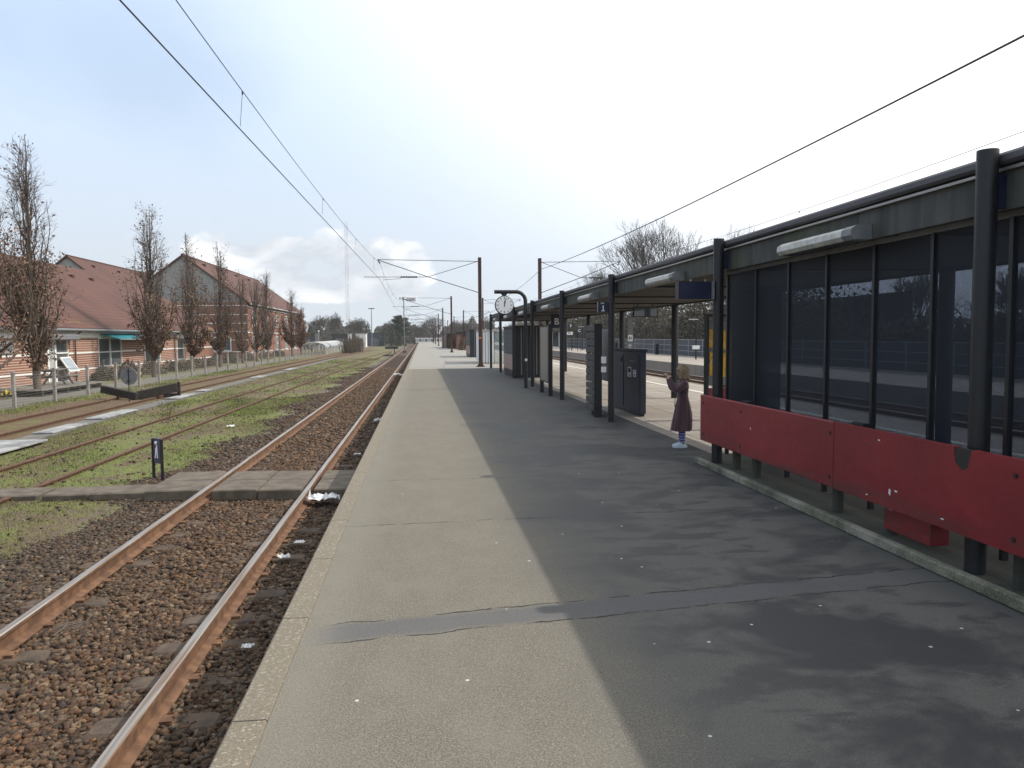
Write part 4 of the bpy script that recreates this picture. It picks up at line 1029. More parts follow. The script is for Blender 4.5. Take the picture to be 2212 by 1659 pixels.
m = MB(); m.box(GX-.024, GX+.024, Ys[-1], Ys[0]+.02, ZT-.398, ZT-.345); sp(m, 'top_rail', 'grey')
m = MB(); m.box(GX-.024, GX+.024, Ys[-1]+.0, Ys[0]+.02, .30, .36); sp(m, 'bottom_rail', 'dark_paint')
for a, b in zip(Ys, Ys[1:]): m = MB(); m.box(GX-.002, GX+.002, b+.0195, a-.0195, .362, ZT-.40); sp(m, 'perforated_pane', 'perforated')
# end screen of the shelter and rear wall
for k in range(4):
    x0 = GX+.05+k*.72; m = MB(); m.box(x0, x0+.68, Ys[0]-.002, Ys[0]+.002, .362, 2.3); sp(m, 'end_pane', 'perforated') if k < 1 else None
# bench inside
t = thing('shelter_bench', (4.5, yd(7, 4.6), .13), 'pale bench seat inside the glazed shelter just above the red panels', 'bench')
m = MB(); m.box(-.2, .2, -2.2, 3.0, .42, .47, bev=.01); m.build('seat', 'lightgrey', t)
for q in (-2, 0, 2.6): m = MB(); m.box(-.03, .03, q-.03, q+.03, 0, .417); m.build('leg', 'dark_paint', t)
# red panels
RX = 3.56; ya = yd(9.81, RX); yj = yd(6.62, RX)
g2 = thing('red_guard_panels', (RX, ya, 0), 'long red guard boards on dark stubs in front of the glazed shelter', 'guard rail'); inv = Matrix.Translation((-RX, -ya, 0))
def rp(m, name, mats, parent=g2): m.rot(inv); return m.build(name, mats, parent)
z0, z1 = .355, .936
m = MB(); m.box(RX, RX+.05, yj+.008, ya, z0, z1, bev=.006); b1 = rp(m, 'red_board', 'red')
y2 = yj-.008; ys_ = yj-3.12; dy = yd(5.02, RX)
poly = [(y2, z0), (y2, z1), (dy+.10, z1), (dy+.085, z1-.10), (dy+.02, z1-.15), (dy-.04, z1-.12), (dy-.07, z1), (ys_, z1), (ys_, z0)]
m = MB(); m.prism(poly, 0, RX, RX+.05); b2 = rp(m, 'red_board', 'red'); b2['label'] = 'red guard board with a broken notch in its top edge'
m = MB(); m.box(RX+.004, RX+.046, dy-.06, dy+.09, z1-.17, z1-.005); rp(m, 'broken_core', 'darkwood', b2)
m = MB(); m.box(RX, RX+.05, ys_-3, ys_-.016, z0, z1, bev=.006); rp(m, 'red_board', 'red')
for D in (9.45, 8.6, 6.9, 6.1, 4.75, 3.9): 
    y = yd(D, 3.62); m = MB(); m.tube([(3.77, y, .07), (3.77, y, .354)] if abs(y-ctop[1]) > .4 and abs(y-ctop[0]) > .3 else [(3.77, y-.3, .07), (3.77, y-.3, .354)], .05, 12); rp(m, 'stub_post', 'plinth')
for D in (8.75, 6.5): 
    y = yd(D, 3.6); m = MB(); m.box(3.63, 3.70, y-.2, y-.02, z1-.05, z1+.015); rp(m, 'top_bracket', 'black')
def bolts(par, ylist):
    for y in ylist:
        for z in (z0+.09, z1-.10): m = MB(); m.lathe([(.001, 0), (.017, 0), (.017, .006), (.001, .006)], 8); m.rot(Matrix.Translation((RX-.0005, y, z)) @ Matrix.Rotation(R(-90), 4, 'Y')); rp(m, 'bolt', 'black', par)
bolts(b1, (ya-.10, ya-1.25, yj+.06)); bolts(b2, (y2-2.05,))
def chip(par, D, z, w_, h_, mat='litter'):
    y = yd(D, RX); m = MB(); m.prism([(y, z), (y+w_, z+h_*.3), (y+w_*.7, z+h_), (y-w_*.2, z+h_*.8)], 0, RX-.004, RX-.0005); rp(m, 'paint_chip', mat, par)
for D, z, a, b in ((5.95, .86, .022, .012), (6.1, .40, .02, .010), (5.80, .46, .02, .05), (5.72, .50, .03, .012), (8.3, .66, .006, .03), (5.2, .415, .03, .008)): chip(b2 if D < 6.4 else b1, D, z, a, b)
ya2, yb2 = yd(6.12, 3.8), yd(5.56, 3.8)
m = MB(); m.box(3.70, 3.86, yb2, ya2, .13, .40, bev=.006); o = m.build('red_box', 'red'); tag(o, 'low red box tucked under the second red guard board', 'box')
m = MB(); m.prism([(-.08, .02), (.02, .0), (.05, .28), (.02, .30)], 1, -.006, .006); m.rot(Matrix.Rotation(R(60), 4, 'Z')); o = m.build('board_shard', 'red'); o.location = (3.72, yd(5.2, 3.7), .08); tag(o, 'broken red shard leaning against the stub post near the right edge', 'debris')
m = MB(); m.prism([(0, 0), (.16, .04), (.05, .09)], 0, 0, .003); o = m.build('paper_scrap', 'pink'); o.location = (3.694, yd(6.0, 3.7), .29); tag(o, 'torn paper scrap stuck on top of the low red box', 'paper scrap')
# ------------------------------------------------------------------ wire fence on the left
fx = -14.35; f0 = yd(21, fx)
fn = thing('wire_fence', (fx, f0, GZ), 'long wire mesh fence on slim grey concrete posts between the siding and the houses', 'fence')
ms_ = None; ypos = []
y = 0.0
while y < 118: ypos.append(y); y += 3.02
def fxx(y): return 0.0 if y < 60 else -(y-60)*.006
for i, y in enumerate(ypos):
    if ms_ is None: m = MB(); m.box(-.055, .055, -.055, .055, -.05, 1.34, bev=.012); o = m.build('post', 'fencepost', fn); ms_ = o.data
    else: o = link('post', ms_, fn)
    o.location = (fxx(y), y, rnd.uniform(-.02, .02)); o.rotation_euler = (rnd.uniform(-.012, .012), rnd.uniform(-.015, .015), 0)
m = MB(); m.tube([(.06, ypos[0]-6, 1.24), (.05, ypos[3], 1.25), (.05, ypos[20], 1.24), (fxx(ypos[-1])+.05, ypos[-1], 1.24)], .008, 4); m.build('top_wire', 'steelwire', fn)
m = MB(); m.tube([(.06, ypos[0]-6, .62), (.05, ypos[20], .62), (fxx(ypos[-1])+.05, ypos[-1], .62)], .005, 4); m.build('middle_wire', 'steelwire', fn)
m = MB(); m.add([(.065, ypos[0]-6, .03), (.065, ypos[-1], .03), (.065, ypos[-1], 1.24), (.065, ypos[0]-6, 1.24)], [(0, 1, 2, 3)]); m.build('wire_mesh', 'wiremesh', fn)
m = MB(); m.tube([(0, -1.2, 0), (0, -.2, .75)], .035, 6); m.build('brace', 'fencepost', fn)

# ------------------------------------------------------------------ low house (physiotherapy clinic)
WX = -20.0; y0h, y1h = 14.0, yd(74, WX); EZ = 2.22; RX2 = -27.0; RZ = 7.15
ho = thing('low_brick_house', (WX, y1h, GZ), 'long low banded brick house with a big brown tiled roof and white window frames', 'house'); inv = Matrix.Translation((-WX, -y1h, -GZ))
def hp(m, name, mats, parent=ho, smooth=False): m.rot(inv); return m.build(name, mats, parent, smooth)
def Yu(u, X=WX): return yd(1650*abs(X)*.993/abs(910-u), X)
def openings_wall(x, ya, yb, z0, z1, ops, name, mat, parent, inv, thick=.3):
    """wall parallel to the track with rectangular holes"""
    ops = sorted(ops); m = MB(); y = ya
    for (a, b, c, d_) in ops:
        if a > y: m.box(x-thick, x, y, a, z0, z1)
        if c > z0: m.box(x-thick, x, a, b, z0, c)
        if d_ < z1: m.box(x-thick, x, a, b, d_, z1)
        y = b
    if yb > y: m.box(x-thick, x, y, yb, z0, z1)
    m.rot(inv); return m.build(name, mat, parent)
wz0, wz1 = -.02, 1.80
W = [(Yu(113), Yu(158), GZ+.05, wz1), (Yu(223), Yu(272), wz0, wz1), (Yu(321), Yu(354), wz0, wz1), (Yu(390), Yu(405), wz0, wz1), (Yu(-150), Yu(-110), wz0, wz1)]
W = [(min(a, b), max(a, b), c, d_) for a, b, c, d_ in W]
ybrick = Yu(421)
openings_wall(WX, y0h, ybrick, GZ, 1.86, W, 'wall', 'brickband', ho, inv)
openings_wall(WX, ybrick+.004, y1h, GZ, 1.86, [], 'wall', 'brickplain', ho, inv)
m = MB(); m.box(WX-.3, WX-.002, y0h, y1h, 1.864, EZ); hp(m, 'frieze', 'white')
for z in (-.10, .86):
    segs = []; y = y0h
    for (a, b, c, d_) in sorted(W):
        if z > c-.15: segs.append((y, a-.04)); y = b+.04
    segs.append((y, y1h))
    for a, b in segs: m = MB(); m.box(WX+.002, WX+.03, a, b, z, z+.085); hp(m, 'white_band', 'white')
m = MB(); m.box(WX+.002, WX+.035, y0h, y1h, 1.80, 1.89); hp(m, 'white_band', 'white')
def window(a, b, c, d_, parent, inv, x=WX, cols=2, rows=2, mat='window', fw=.07):
    fr = MB()
    for (p, q, r_, t_) in ((a, b, d_-fw, d_), (a, b, c, c+fw), (a, a+fw, c+fw, d_-fw), (b-fw, b, c+fw, d_-fw)): fr.box(x-.10, x+.02, p, q, r_, t_)
    W_ = (b-a-2*fw)/cols; H_ = (d_-c-2*fw)/rows
    for k in range(1, cols): q = a+fw+W_*k; fr.box(x-.098, x+.018, q-fw*.8, q+fw*.8, c+fw, d_-fw)
    for k in range(1, rows): q = c+fw+H_*k; fr.box(x-.096, x+.016, a+fw, b-fw, q-fw/2, q+fw/2)
    fr.rot(inv); f_ = fr.build('window', 'white', parent)
    gl = MB(); gl.box(x-.06, x-.05, a+fw, b-fw, c+fw, d_-fw); gl.rot(inv); gl.build('pane', mat, f_)
    return f_
for i, (a, b, c, d_) in enumerate(sorted(W)):
    if i == 1 or c < -.3: continue
    window(a, b, c, d_, ho, inv, cols=1 if b-a < 2.2 else 2)
a, b, c, d_ = sorted(W)[1]
window(a+.9, b, c, d_, ho, inv, cols=1, rows=3)
m = MB(); m.box(WX-.25, WX-.02, a, a+.9, c, d_); hp(m, 'door_panel', 'lightgrey'); m = MB(); m.box(WX-.02, WX+.04, a+.82, a+1.0, c, d_+.05); m.box(WX-.02, WX+.06, a-.05, a+.1, c, d_+.05); hp(m, 'white_frame', 'white')
# tilted open sash
m = MB(); sw, sh_ = 1.25, .95
for (p, q, r_, t_) in ((0, sw, sh_-.08, sh_), (0, sw, 0, .08), (0, .08, .08, sh_-.08), (sw-.08, sw, .08, sh_-.08)): m.box(-.03, .03, p, q, r_, t_)
rm = Matrix.Translation((WX+.62, a+1.15, -.10)) @ Matrix.Rotation(R(-32), 4, 'Y'); m.rot(rm); sash = hp(m, 'open_sash', 'white')
m = MB(); m.box(-.005, .005, .08, sw-.08, .08, sh_-.08); m.rot(rm); hp(m, 'pane', 'skyglass' if 'skyglass' in MT else 'clearglass', sash)
# roof
m = MB(); ov = .45
e0 = (WX+ov, EZ-.02)
slope = (RZ-EZ)/(WX-RX2+ov)
yA, yB = y0h-.3, y1h+.3
prof = [(WX+ov, EZ), (RX2, RZ), (2*RX2-WX-ov, EZ), (2*RX2-WX-ov, EZ+.14), (RX2, RZ+.17), (WX+ov, EZ+.14)]
m.prism(prof, 1, yA, yB); rf = hp(m, 'roof', 'roof')
m = MB(); m.tube([(WX+ov+.07, yA, EZ+.02), (WX+ov+.07, yB, EZ+.02)], .075, 8); hp(m, 'gutter', 'grey')
for y in (Yu(165)+.3, Yu(383)): m = MB(); m.tube([(WX+ov+.05, y, EZ), (WX+.1, y, EZ-.35), (WX+.1, y, GZ)], .045, 8); hp(m, 'downpipe', 'mast')
for k in range(6): 
    y = Yu(160)+3.4*k; xx = RX2+1.5; zz_ = RZ+.17-slope*1.5; m = MB(); m.box(xx-.12, xx+.18, y-.2, y+.2, zz_-.1, zz_+.12); hp(m, 'roof_vent', 'roof', rf)
m = MB(); m.box(2*RX2-WX, 2*RX2-WX+.3, y0h, y1h, GZ, EZ); hp(m, 'wall', 'brickplain')
for yy_ in (y1h-.3, y0h): m = MB(); m.prism([(WX-.302, GZ), (WX-.302, EZ), (RX2, RZ-.05), (2*RX2-WX+.302, EZ), (2*RX2-WX+.302, GZ)], 1, yy_, yy_+.3); hp(m, 'end_wall', 'gable')
# awnings
def awning(label, ya, yb, z, out_, drop, mat):
    t = thing('awning', (WX+.03, ya, z), label, 'awning'); m = MB()
    m.add([(0, 0, 0), (0, yb-ya, 0), (out_, yb-ya+.15, -drop), (out_, .15, -drop), (0, 0, .03), (0, yb-ya, .03), (out_, yb-ya+.15, -drop+.03), (out_, .15, -drop+.03)], [(0, 1, 2, 3), (4, 7, 6, 5), (0, 4, 5, 1), (1, 5, 6, 2), (2, 6, 7, 3), (3, 7, 4, 0)]); m.build('canvas', mat, t)
    m = MB(); m.tube([(out_, .1, -drop), (out_, yb-ya+.2, -drop)], .03, 6); m.build('front_bar', 'lightgrey', t)
    for q in (.3, yb-ya-.2): m = MB(); m.tube([(0, q, -.35), (out_, q+.1, -drop)], .018, 5); m.build('arm', 'grey', t)
awning('green canvas awning folded out over the paired windows of the low house', Yu(226), Yu(318), 2.02, 1.15, .34, 'teal')
m = MB(); m.box(0, .55, Yu(92), Yu(163), 1.66, 1.98, bev=.05); o = m.build('awning_case', 'grey'); o.location = (WX+.04, 0, 0); tag(o, 'grey roller awning case above the door with the tilted window', 'awning')
# sign board on the wall
ts, te = Yu(-7), Yu(40.5); t = thing('clinic_sign', (WX+.09, ts, 1.0), 'pale wall sign reading FYSIOTERAPI at the left edge of the house', 'sign')
m = MB(); m.box(-.05, .0, 0, te-ts, .02, .66); bd = m.build('board', 'palecon', t)
tx = text_obj('lettering', 'FYSIOTERAPI', .46, 'black', bd, face('+x', .004, (te-ts)*.49, .33) @ Matrix.Diagonal(((te-ts)*.94/2.72, 1, 1, 1)), .003, .002)
w_ = max(v.co.y for v in tx.data.vertices)-min(v.co.y for v in tx.data.vertices)
tx.data.transform(Matrix.Translation((0, (te-ts)*.5, 0)) @ Matrix.Diagonal((1, (te-ts)*.92/w_, 1, 1)) @ Matrix.Translation((0, -(te-ts)*.49, 0)))

# ------------------------------------------------------------------ two tall gabled houses
def tall_house(X, ya, yb, Wd, EZ, RZ, label, detail):
    t = thing('gabled_brick_house', (X, ya, GZ), label, 'house'); iv = Matrix.Translation((-X, -ya, -GZ)); xr = X-Wd/2; xl = X-Wd
    def q(m, name, mats, parent=t): m.rot(iv); return m.build(name, mats, parent)
    ops = []
    if detail:
        n = 5; L = yb-ya
        for k in range(n):
            a = ya+2.5+k*(L-5)/n; ops += [(a, a+2.2, .1, 1.9)]
        openings_wall(X, ya+.3, yb-.3, GZ, 2.3, ops, 'wall', 'brickplain', t, iv)
        ops2 = [(a, b, 3.2, 4.9) for a, b, _, _ in ops]; openings_wall(X, ya+.3, yb-.3, 2.304, EZ, ops2, 'wall', 'brickplain', t, iv)
        for (a, b, c, d_) in ops+ops2: window(a, b, c, d_, t, iv, X, 2, 2)
    else:
        m = MB(); m.box(X-.3, X, ya+.3, yb-.3, GZ, EZ); q(m, 'wall', 'brickplain')
    m = MB(); m.box(xl, xl+.3, ya+.3, yb-.3, GZ, EZ); q(m, 'wall', 'brickplain')
    for i, yy_ in enumerate((ya, yb-.3)):
        m = MB(); m.box(xl, X, yy_, yy_+.296, GZ, EZ-.004); q(m, 'end_wall', 'brickplain')
        m = MB(); m.prism([(xl, EZ), (xr, RZ-.02), (X, EZ)], 1, yy_, yy_+.296); q(m, 'gable', 'gable')
    if detail:
        for z in (.1, 1.45, 2.45, 3.4, 4.4, 5.45):
            m = MB(); m.box(xl-.03, X+.03, ya-.028, ya-.002, z, z+.10); q(m, 'white_band', 'white')
            if z in (1.45, .1): pass
            if z in (2.45, 5.45, .1): m = MB(); m.box(X+.002, X+.03, ya, yb, z-.13, z-.02); q(m, 'white_band', 'white')
        for (a, b) in ((-9.8, -6.6),):
            fr = MB(); fr.box(X+a, X+b, ya-.05, ya-.004, .1, 1.8); f_ = q(fr, 'window', 'white'); m = MB(); m.box(X+a+.1, X+b-.1, ya-.07, ya-.052, .2, 1.7); q(m, 'pane', 'window', f_)
        m = MB(); m.box(X-4.9, X-1.9, ya-.05, ya-.004, .25, 1.9); f_ = q(m, 'window', 'white'); m = MB(); m.box(X-4.8, X-2.0, ya-.07, ya-.052, .35, 1.8); q(m, 'pane', 'window', f_)
    ov = .35; sl = (RZ-EZ)/(Wd/2)
    m = MB(); zz_ = EZ-sl*ov
    m.prism([(X+ov, zz_+.01), (xr, RZ+.01), (xl-ov, zz_+.01), (xl-ov, zz_+.20), (xr, RZ+.22), (X+ov, zz_+.20)], 1, ya-.25, yb+.25); r_ = q(m, 'roof', 'roof')
    m = MB(); m.tube([(xr, ya-.25, RZ+.22), (xr, yb+.25, RZ+.22)], .11, 8); q(m, 'ridge_tiles', 'roof', r_)
    for k in range(4): 
        yy_ = ya+4+k*8; m = MB(); m.box(xr+1.0, xr+1.4, yy_, yy_+.35, RZ-sl*1.2, RZ-sl*1.2+.42); q(m, 'roof_vent', 'roof', r_)
    m = MB(); m.tube([(X+ov+.05, ya-.2, zz_+.08), (X+ov+.05, yb+.2, zz_+.08)], .08, 8); q(m, 'gutter', 'lightgrey')
    return t
tall_house(-20.0, yd(89, -20), yd(130, -20), 14.0, 5.85, 11.1, 'two-storey brick house with a grey gable and brown tiled roof behind the tree row', True)
tall_house(-34.4, 96.0, 136.0, 13.6, 5.8, 11.35, 'tall gabled house peeping over the low roof, farther from the track', False)

# picnic table on its deck
dk = thing('wooden_deck', (-17.2, yd(33.6, -17.2), GZ), 'low grey wooden deck beneath the picnic table inside the fence', 'deck')
for k in range(10): m = MB(); m.box(-1.5+k*.26, -1.5+k*.26+.245, -1.2, 5.6, .24, .285); m.build('deck_board', 'wood', dk)
for k in range(6): m = MB(); m.box(-1.4, 1.0, -1.0+k*1.2, -.86+k*1.2, .0, .236); m.build('joist', 'darkwood', dk)
pt = thing('picnic_table', (-17.5, yd(36.6, -17.5), GZ+.287), 'grey timber picnic table with attached benches standing on the deck', 'picnic table', rz=R(8))
m = MB(); m.box(-.38, .38, -.9, .9, .70, .745); m.build('table_top', 'wood', pt)
for s_ in (-1, 1):
    m = MB(); m.box(s_*.78-.14, s_*.78+.14, -.9, .9, .42, .46); m.build('bench_seat', 'wood', pt)
    m = MB(); m.box(-.85, .85, s_*.62-.03, s_*.62+.03, .33, .417); m.build('seat_beam', 'wood', pt)
    for q in (-1, 1): m = MB(); m.prism([(q*.70, 0), (q*.60, 0), (q*.12, .697), (q*.22, .697)], 1, s_*.56-.025, s_*.56+.025); m.build('leg', 'wood', pt)
m = MB(); m.box(-.35, .35, -.5, -.45, .62, .697); m.build('brace', 'wood', pt)

# shrubs and daffodils along the house
shrubpal = [(.10, .075, .05), (.07, .055, .035), (.12, .095, .06), (.09, .09, .04)]
i = 0
for D, sx, sz in ((45, 1.0, .75), (48.5, 1.5, .95), (53, 1.6, .85), (58, 1.4, .8), (63, 1.6, .9), (68.5, 1.5, .8), (75, 1.7, .9), (83, 1.6, .8), (91, 1.8, .9), (100, 1.7, .8)):
    bush((-18.6, yd(D, -18.6), GZ), .75, sx, sz, nm_ if False else ['low twiggy shrub right of the picnic table', 'second twiggy shrub from the picnic table along the brick wall', 'third twiggy shrub, below the green awning', 'twiggy shrub at the foot of the tree just beyond the awning', 'twiggy shrub behind the fence before the drainpipe', 'twiggy shrub below the plain brick end of the low house', 'twiggy shrub beside the corner of the two-storey house', 'twiggy shrub behind the fence, first along the two-storey house', 'twiggy shrub behind the fence, middle of the two-storey house', 'last twiggy shrub before the arched shelters'][i], shrubpal, 1500, .06, 20+i, 'twiggy_shrub', 'shrubs along the house walls'); i += 1
for i, (X, D) in enumerate(((-17.0, 31.3), (-17.6, 47.5), (-17.4, 58.5), (-17.2, 66), (-17.0, 80))):
    rg = np.random.default_rng(i); t = thing('daffodils', (X, yd(D, X), GZ+.02), ['yellow daffodils in front of the wooden deck', 'yellow daffodils below the green awning', 'small yellow daffodils under the third tree', 'yellow daffodils near the plain brick wall', 'yellow daffodils beside the two-storey house'][i], 'flowers', 'clumps of daffodils')
    n = 26; c = np.stack([rg.normal(0, .16, n), rg.normal(0, .22, n), rg.uniform(.2, .36, n)], -1)
    link('blossoms', quads_mesh('blossoms', c, .045, rg, 'leafy', np.tile(np.array([[.75, .52, .01]]), (n, 1)), aspect=1.6), t)
    S = [(x*.6, y*.6, 0, x, y, z, .006, .003) for x, y, z in c]; link('stalks', segs_mesh('stalks', S, 'stalk'), t)
# ------------------------------------------------------------------ trees
def pathseg(S, pts, r0, r1):
    n = len(pts)-1
    for i in range(n):
        a = r0+(r1-r0)*i/n; b = r0+(r1-r0)*(i+1)/n; S.append((*pts[i], *pts[i+1], a, b))
def columnar(name, X, D, H, Rm, label, seed, leaves=9000, group='brown-leaved columnar trees along the fence', dens=1.0, base=None, spread=1.0, ztop=.62):
    leaves = int(leaves*.48); rg = np.random.default_rng(seed); t = thing(name, (X, yd(D, X), GZ), label, 'tree', group)
    T = []; Wg = []; tips = []
    lead = [np.array([0, 0, 0.])]; d = np.array([0, 0, 1.])
    for k in range(14): lead.append(lead[-1]+np.array([rg.normal(0, .035), rg.normal(0, .035), H/14]))
    pathseg(T, lead, .15*H/10, .012)
    H = H*.955; nb = int(48*dens)
    for b in range(nb):
        z0 = H*(.09+.68*rg.uniform()**1.35); az = rg.uniform(0, 6.283)
        i = min(int(z0/H*14), 13); p = lead[i]+(lead[i+1]-lead[i])*(z0/H*14-i); p = p.copy()
        ztip = min(H*.985, z0+H*rg.uniform(.22, .46)*(1 if z0 < H*.5 else .75)); tt = ztip/H
        rmax = Rm*spread*rg.uniform(.35, 1.05)*(1.12 if tt < .42 else 1.12*max(.08, (1-tt)/.58)**.72)*(1.0 if z0 < H*.35 else .8)
        pts = [p.copy()]; n = 6
        for k in range(1, n+1):
            u = k/n; rr = rmax*(1-(1-u)**2.1); zz_ = p[2]+(ztip-p[2])*(u**1.12)
            pts.append(np.array([p[0]+rr*math.cos(az)+rg.normal(0, .05), p[1]+rr*math.sin(az)+rg.normal(0, .05), zz_])); az += rg.normal(0, .06)
        r0 = .055*(1-z0/H)+.014; pathseg(T if z0 < H*.4 else Wg, pts, r0, .007)
        for k in range(1, n+1):
            for _ in range(2 if k < n else 4):
                u = rg.uniform(0, 1); q = pts[k-1]+(pts[k]-pts[k-1])*u; L = H*rg.uniform(.035, .095)
                dd = np.array([math.cos(az)*.35+rg.normal(0, .45), math.sin(az)*.35+rg.normal(0, .45), rg.uniform(.45, 1.2)]); dd /= np.linalg.norm(dd)
                e1 = q+dd*L*.55; e2 = e1+(dd+rg.normal(0, .25, 3))*L*.5; Wg.append((*q, *e1, .008, .006)); Wg.append((*e1, *e2, .006, .004)); tips += [q+dd*L*.3, e1, e2]
                for _ in range(2):
                    d3 = dd+rg.normal(0, .5, 3); Wg.append((*e1, *(e1+d3*L*.35), .005, .003)); tips.append(e1+d3*L*.3)
    link('trunk', segs_mesh('trunk', T, 'bark', 6), t); link('twigs', segs_mesh('twigs', Wg, 'bark', 3), t)
    tips = np.array(tips); zf = tips[:, 2]/H
    w_ = np.clip((ztop-zf)/.30, .035, 1)*np.clip((zf-.05)/.08, 0, 1); w_ = w_*(.25+np.clip(np.sin(tips[:, 0]*2.1+seed)+np.sin(tips[:, 1]*1.7+seed*2)+np.sin(tips[:, 2]*1.3), -1, 2)+1)
    idx = rg.choice(len(tips), leaves, p=w_/w_.sum()); c = tips[idx]+rg.normal(0, .075, (leaves, 3))
    leaves = 0 or leaves; pal = np.array([(.17, .085, .048), (.13, .070, .045), (.21, .120, .070), (.27, .19, .12), (.10, .058, .040), (.14, .115, .05)])
    tint = pal[rg.choice(6, leaves, p=[.27, .25, .18, .08, .14, .08])]*rg.uniform(.75, 1.3, (leaves, 1))
    link('leaves', quads_mesh('leaves', c, .052+.0003*D, rg, 'leafy', tint, aspect=.9), t)
    return t
TL = [(-15.9, 27.3, 9.6, 2.9, 'broad tree cut by the left edge of the picture, its bare branches reaching in', 9000, 1.2, .75),
      (-16.6, 33.2, 11.2, 1.55, 'tallest brown-leaved columnar tree, second from the left edge', 17000, 1.25, .62),
      (-17.0, 48.8, 10.9, 1.75, 'columnar tree standing just right of the green awning', 11000, 1.15, .50),
      (-17.0, 57.0, 10.3, 1.35, 'columnar tree in front of the grey gable, left of its peak', 8500, 1.0, .45),
      (-17.0, 64.8, 10.6, 1.6, 'columnar tree in front of the grey gable, right of its peak', 8500, 1.0, .45),
      (-17.3, 74.5, 9.2, 1.5, 'nearly bare tree at the corner of the two-storey house', 1200, .8, .4),
      (-17.0, 79.5, 9.3, 2.1, 'bare spreading tree just past the corner of the two-storey house', 1500, .8, .4),
      (-17.0, 85.5, 10.1, 1.5, 'brown-leaved columnar tree before the middle of the two-storey house', 7000, 1.0, .6),
      (-17.0, 101, 9.2, 1.55, 'second last columnar tree, at the far end of the two-storey house', 8000, .9, .62),
      (-17.1, 109, 7.4, 1.5, 'last short russet tree beside the arched shelters', 9000, .8, .85)]
for i, (X, D, H, Rm, lab, lv, dn, zt_) in enumerate(TL):
    columnar('columnar_tree' if i else 'broad_tree', X, D, H, Rm, lab, 40+i, lv, 'trees along the fence', dn, ztop=zt_)

def spreading(seed, H, wide, depth=7, rmin=.012, trunkf=.2, mat='barkfar'):
    """round crowned bare tree: children spread evenly about each parent"""
    rg = np.random.default_rng(seed); T = []; Wg = []
    def br(p, d, L, r, k):
        n = 3; pts = [p]
        for i in range(n):
            d = d+rg.normal(0, .10, 3)+np.array([0, 0, .05]); d /= np.linalg.norm(d); pts.append(pts[-1]+d*L/n)
        pathseg(T if k > depth-3 else Wg, pts, r, r*.70)
        if k == 0: return
        nc = 6 if k == depth else (4 if k == depth-1 else 3 if rg.uniform() < .75 else 2)
        a0 = rg.uniform(0, 6.28); ax = np.cross(d, np.array([.3, .2, 1.])); ax /= np.linalg.norm(ax); ay = np.cross(d, ax)
        for c in range(nc):
            t = a0+2*math.pi*c/nc+rg.normal(0, .25); v = ax*math.cos(t)+ay*math.sin(t)
            a = wide*rg.uniform(.55, 1.15)*(1.0 if k > depth-2 else .85); nd = d*math.cos(a)+v*math.sin(a)+np.array([0, 0, .10]); nd /= np.linalg.norm(nd)
            q = pts[-1] if c % 2 == 0 else pts[-2]
            br(q, nd, L*rg.uniform(.66, .86), r*.60, k-1)
    br(np.zeros(3), np.array([0, 0, 1.]), H*trunkf, H*.022, depth)
    T = np.array(T); Wg = np.array(Wg); Wg[:, 6:] = np.maximum(Wg[:, 6:], rmin)
    cx, cy = np.median(Wg[:, 3]), np.median(Wg[:, 4])
    for A in (T, Wg):
        for k in (0, 3): A[:, k] -= cx*np.clip(A[:, k+2]/(H*.6), 0, 1); A[:, k+1] -= cy*np.clip(A[:, k+2]/(H*.6), 0, 1)
    f_ = H/Wg[:, 5].max(); T[:, :6] *= f_; Wg[:, :6] *= f_
    return segs_mesh('trunk', T, mat, 5), segs_mesh('crown', Wg, mat, 3)
SP = [spreading(3, 12, .66, 7, .010, mat='barkdark'), spreading(5, 12, .50, 6, .03), spreading(9, 12, .60, 6, .03), spreading(12, 12, .45, 6, .03)]
def bare(v, X, D, H, label, group, wf=1.0, z0=GZ, rz=None):
    t = thing('bare_tree', (X, yd(D, X), z0), label, 'tree', group); a, b = SP[v]
    link('trunk', a, t); link('crown', b, t); s_ = H/12; t.scale = (s_*wf, s_*wf, s_); t.rotation_euler.z = rz if rz is not None else rnd.uniform(0, 6)
    return t
def XU(u, D): return (u-910)*D/1650*.993
def HV(v, D): return (728-v)*D/1650+1.7-GZ
GB = 'bare trees behind the far platform'
bare(0, XU(1405, 105), 105, HV(466, 105), 'big bare spreading tree rising above the canopy roof', GB, .80, rz=1.0)
bare(0, XU(1300, 120), 120, HV(568, 120), 'smaller bare tree left of the big one, its twigs over the mast arm', GB, .62, rz=2.0)
bare(0, XU(1600, 92), 92, HV(484, 92), 'bare tree crown just showing over the roof, right of the big tree', GB, .55, rz=3.2)
for k, (u, v, D, lab) in enumerate(((1975, 590, 75, 'bare tree seen through the perforated panes left of the big near column'), (2200, 580, 70, 'bare tree seen through the rightmost perforated pane'))):
    bare(3, XU(u, D), D, HV(v, D), lab, GB, 1.0)
GF = 'bare trees on the horizon'
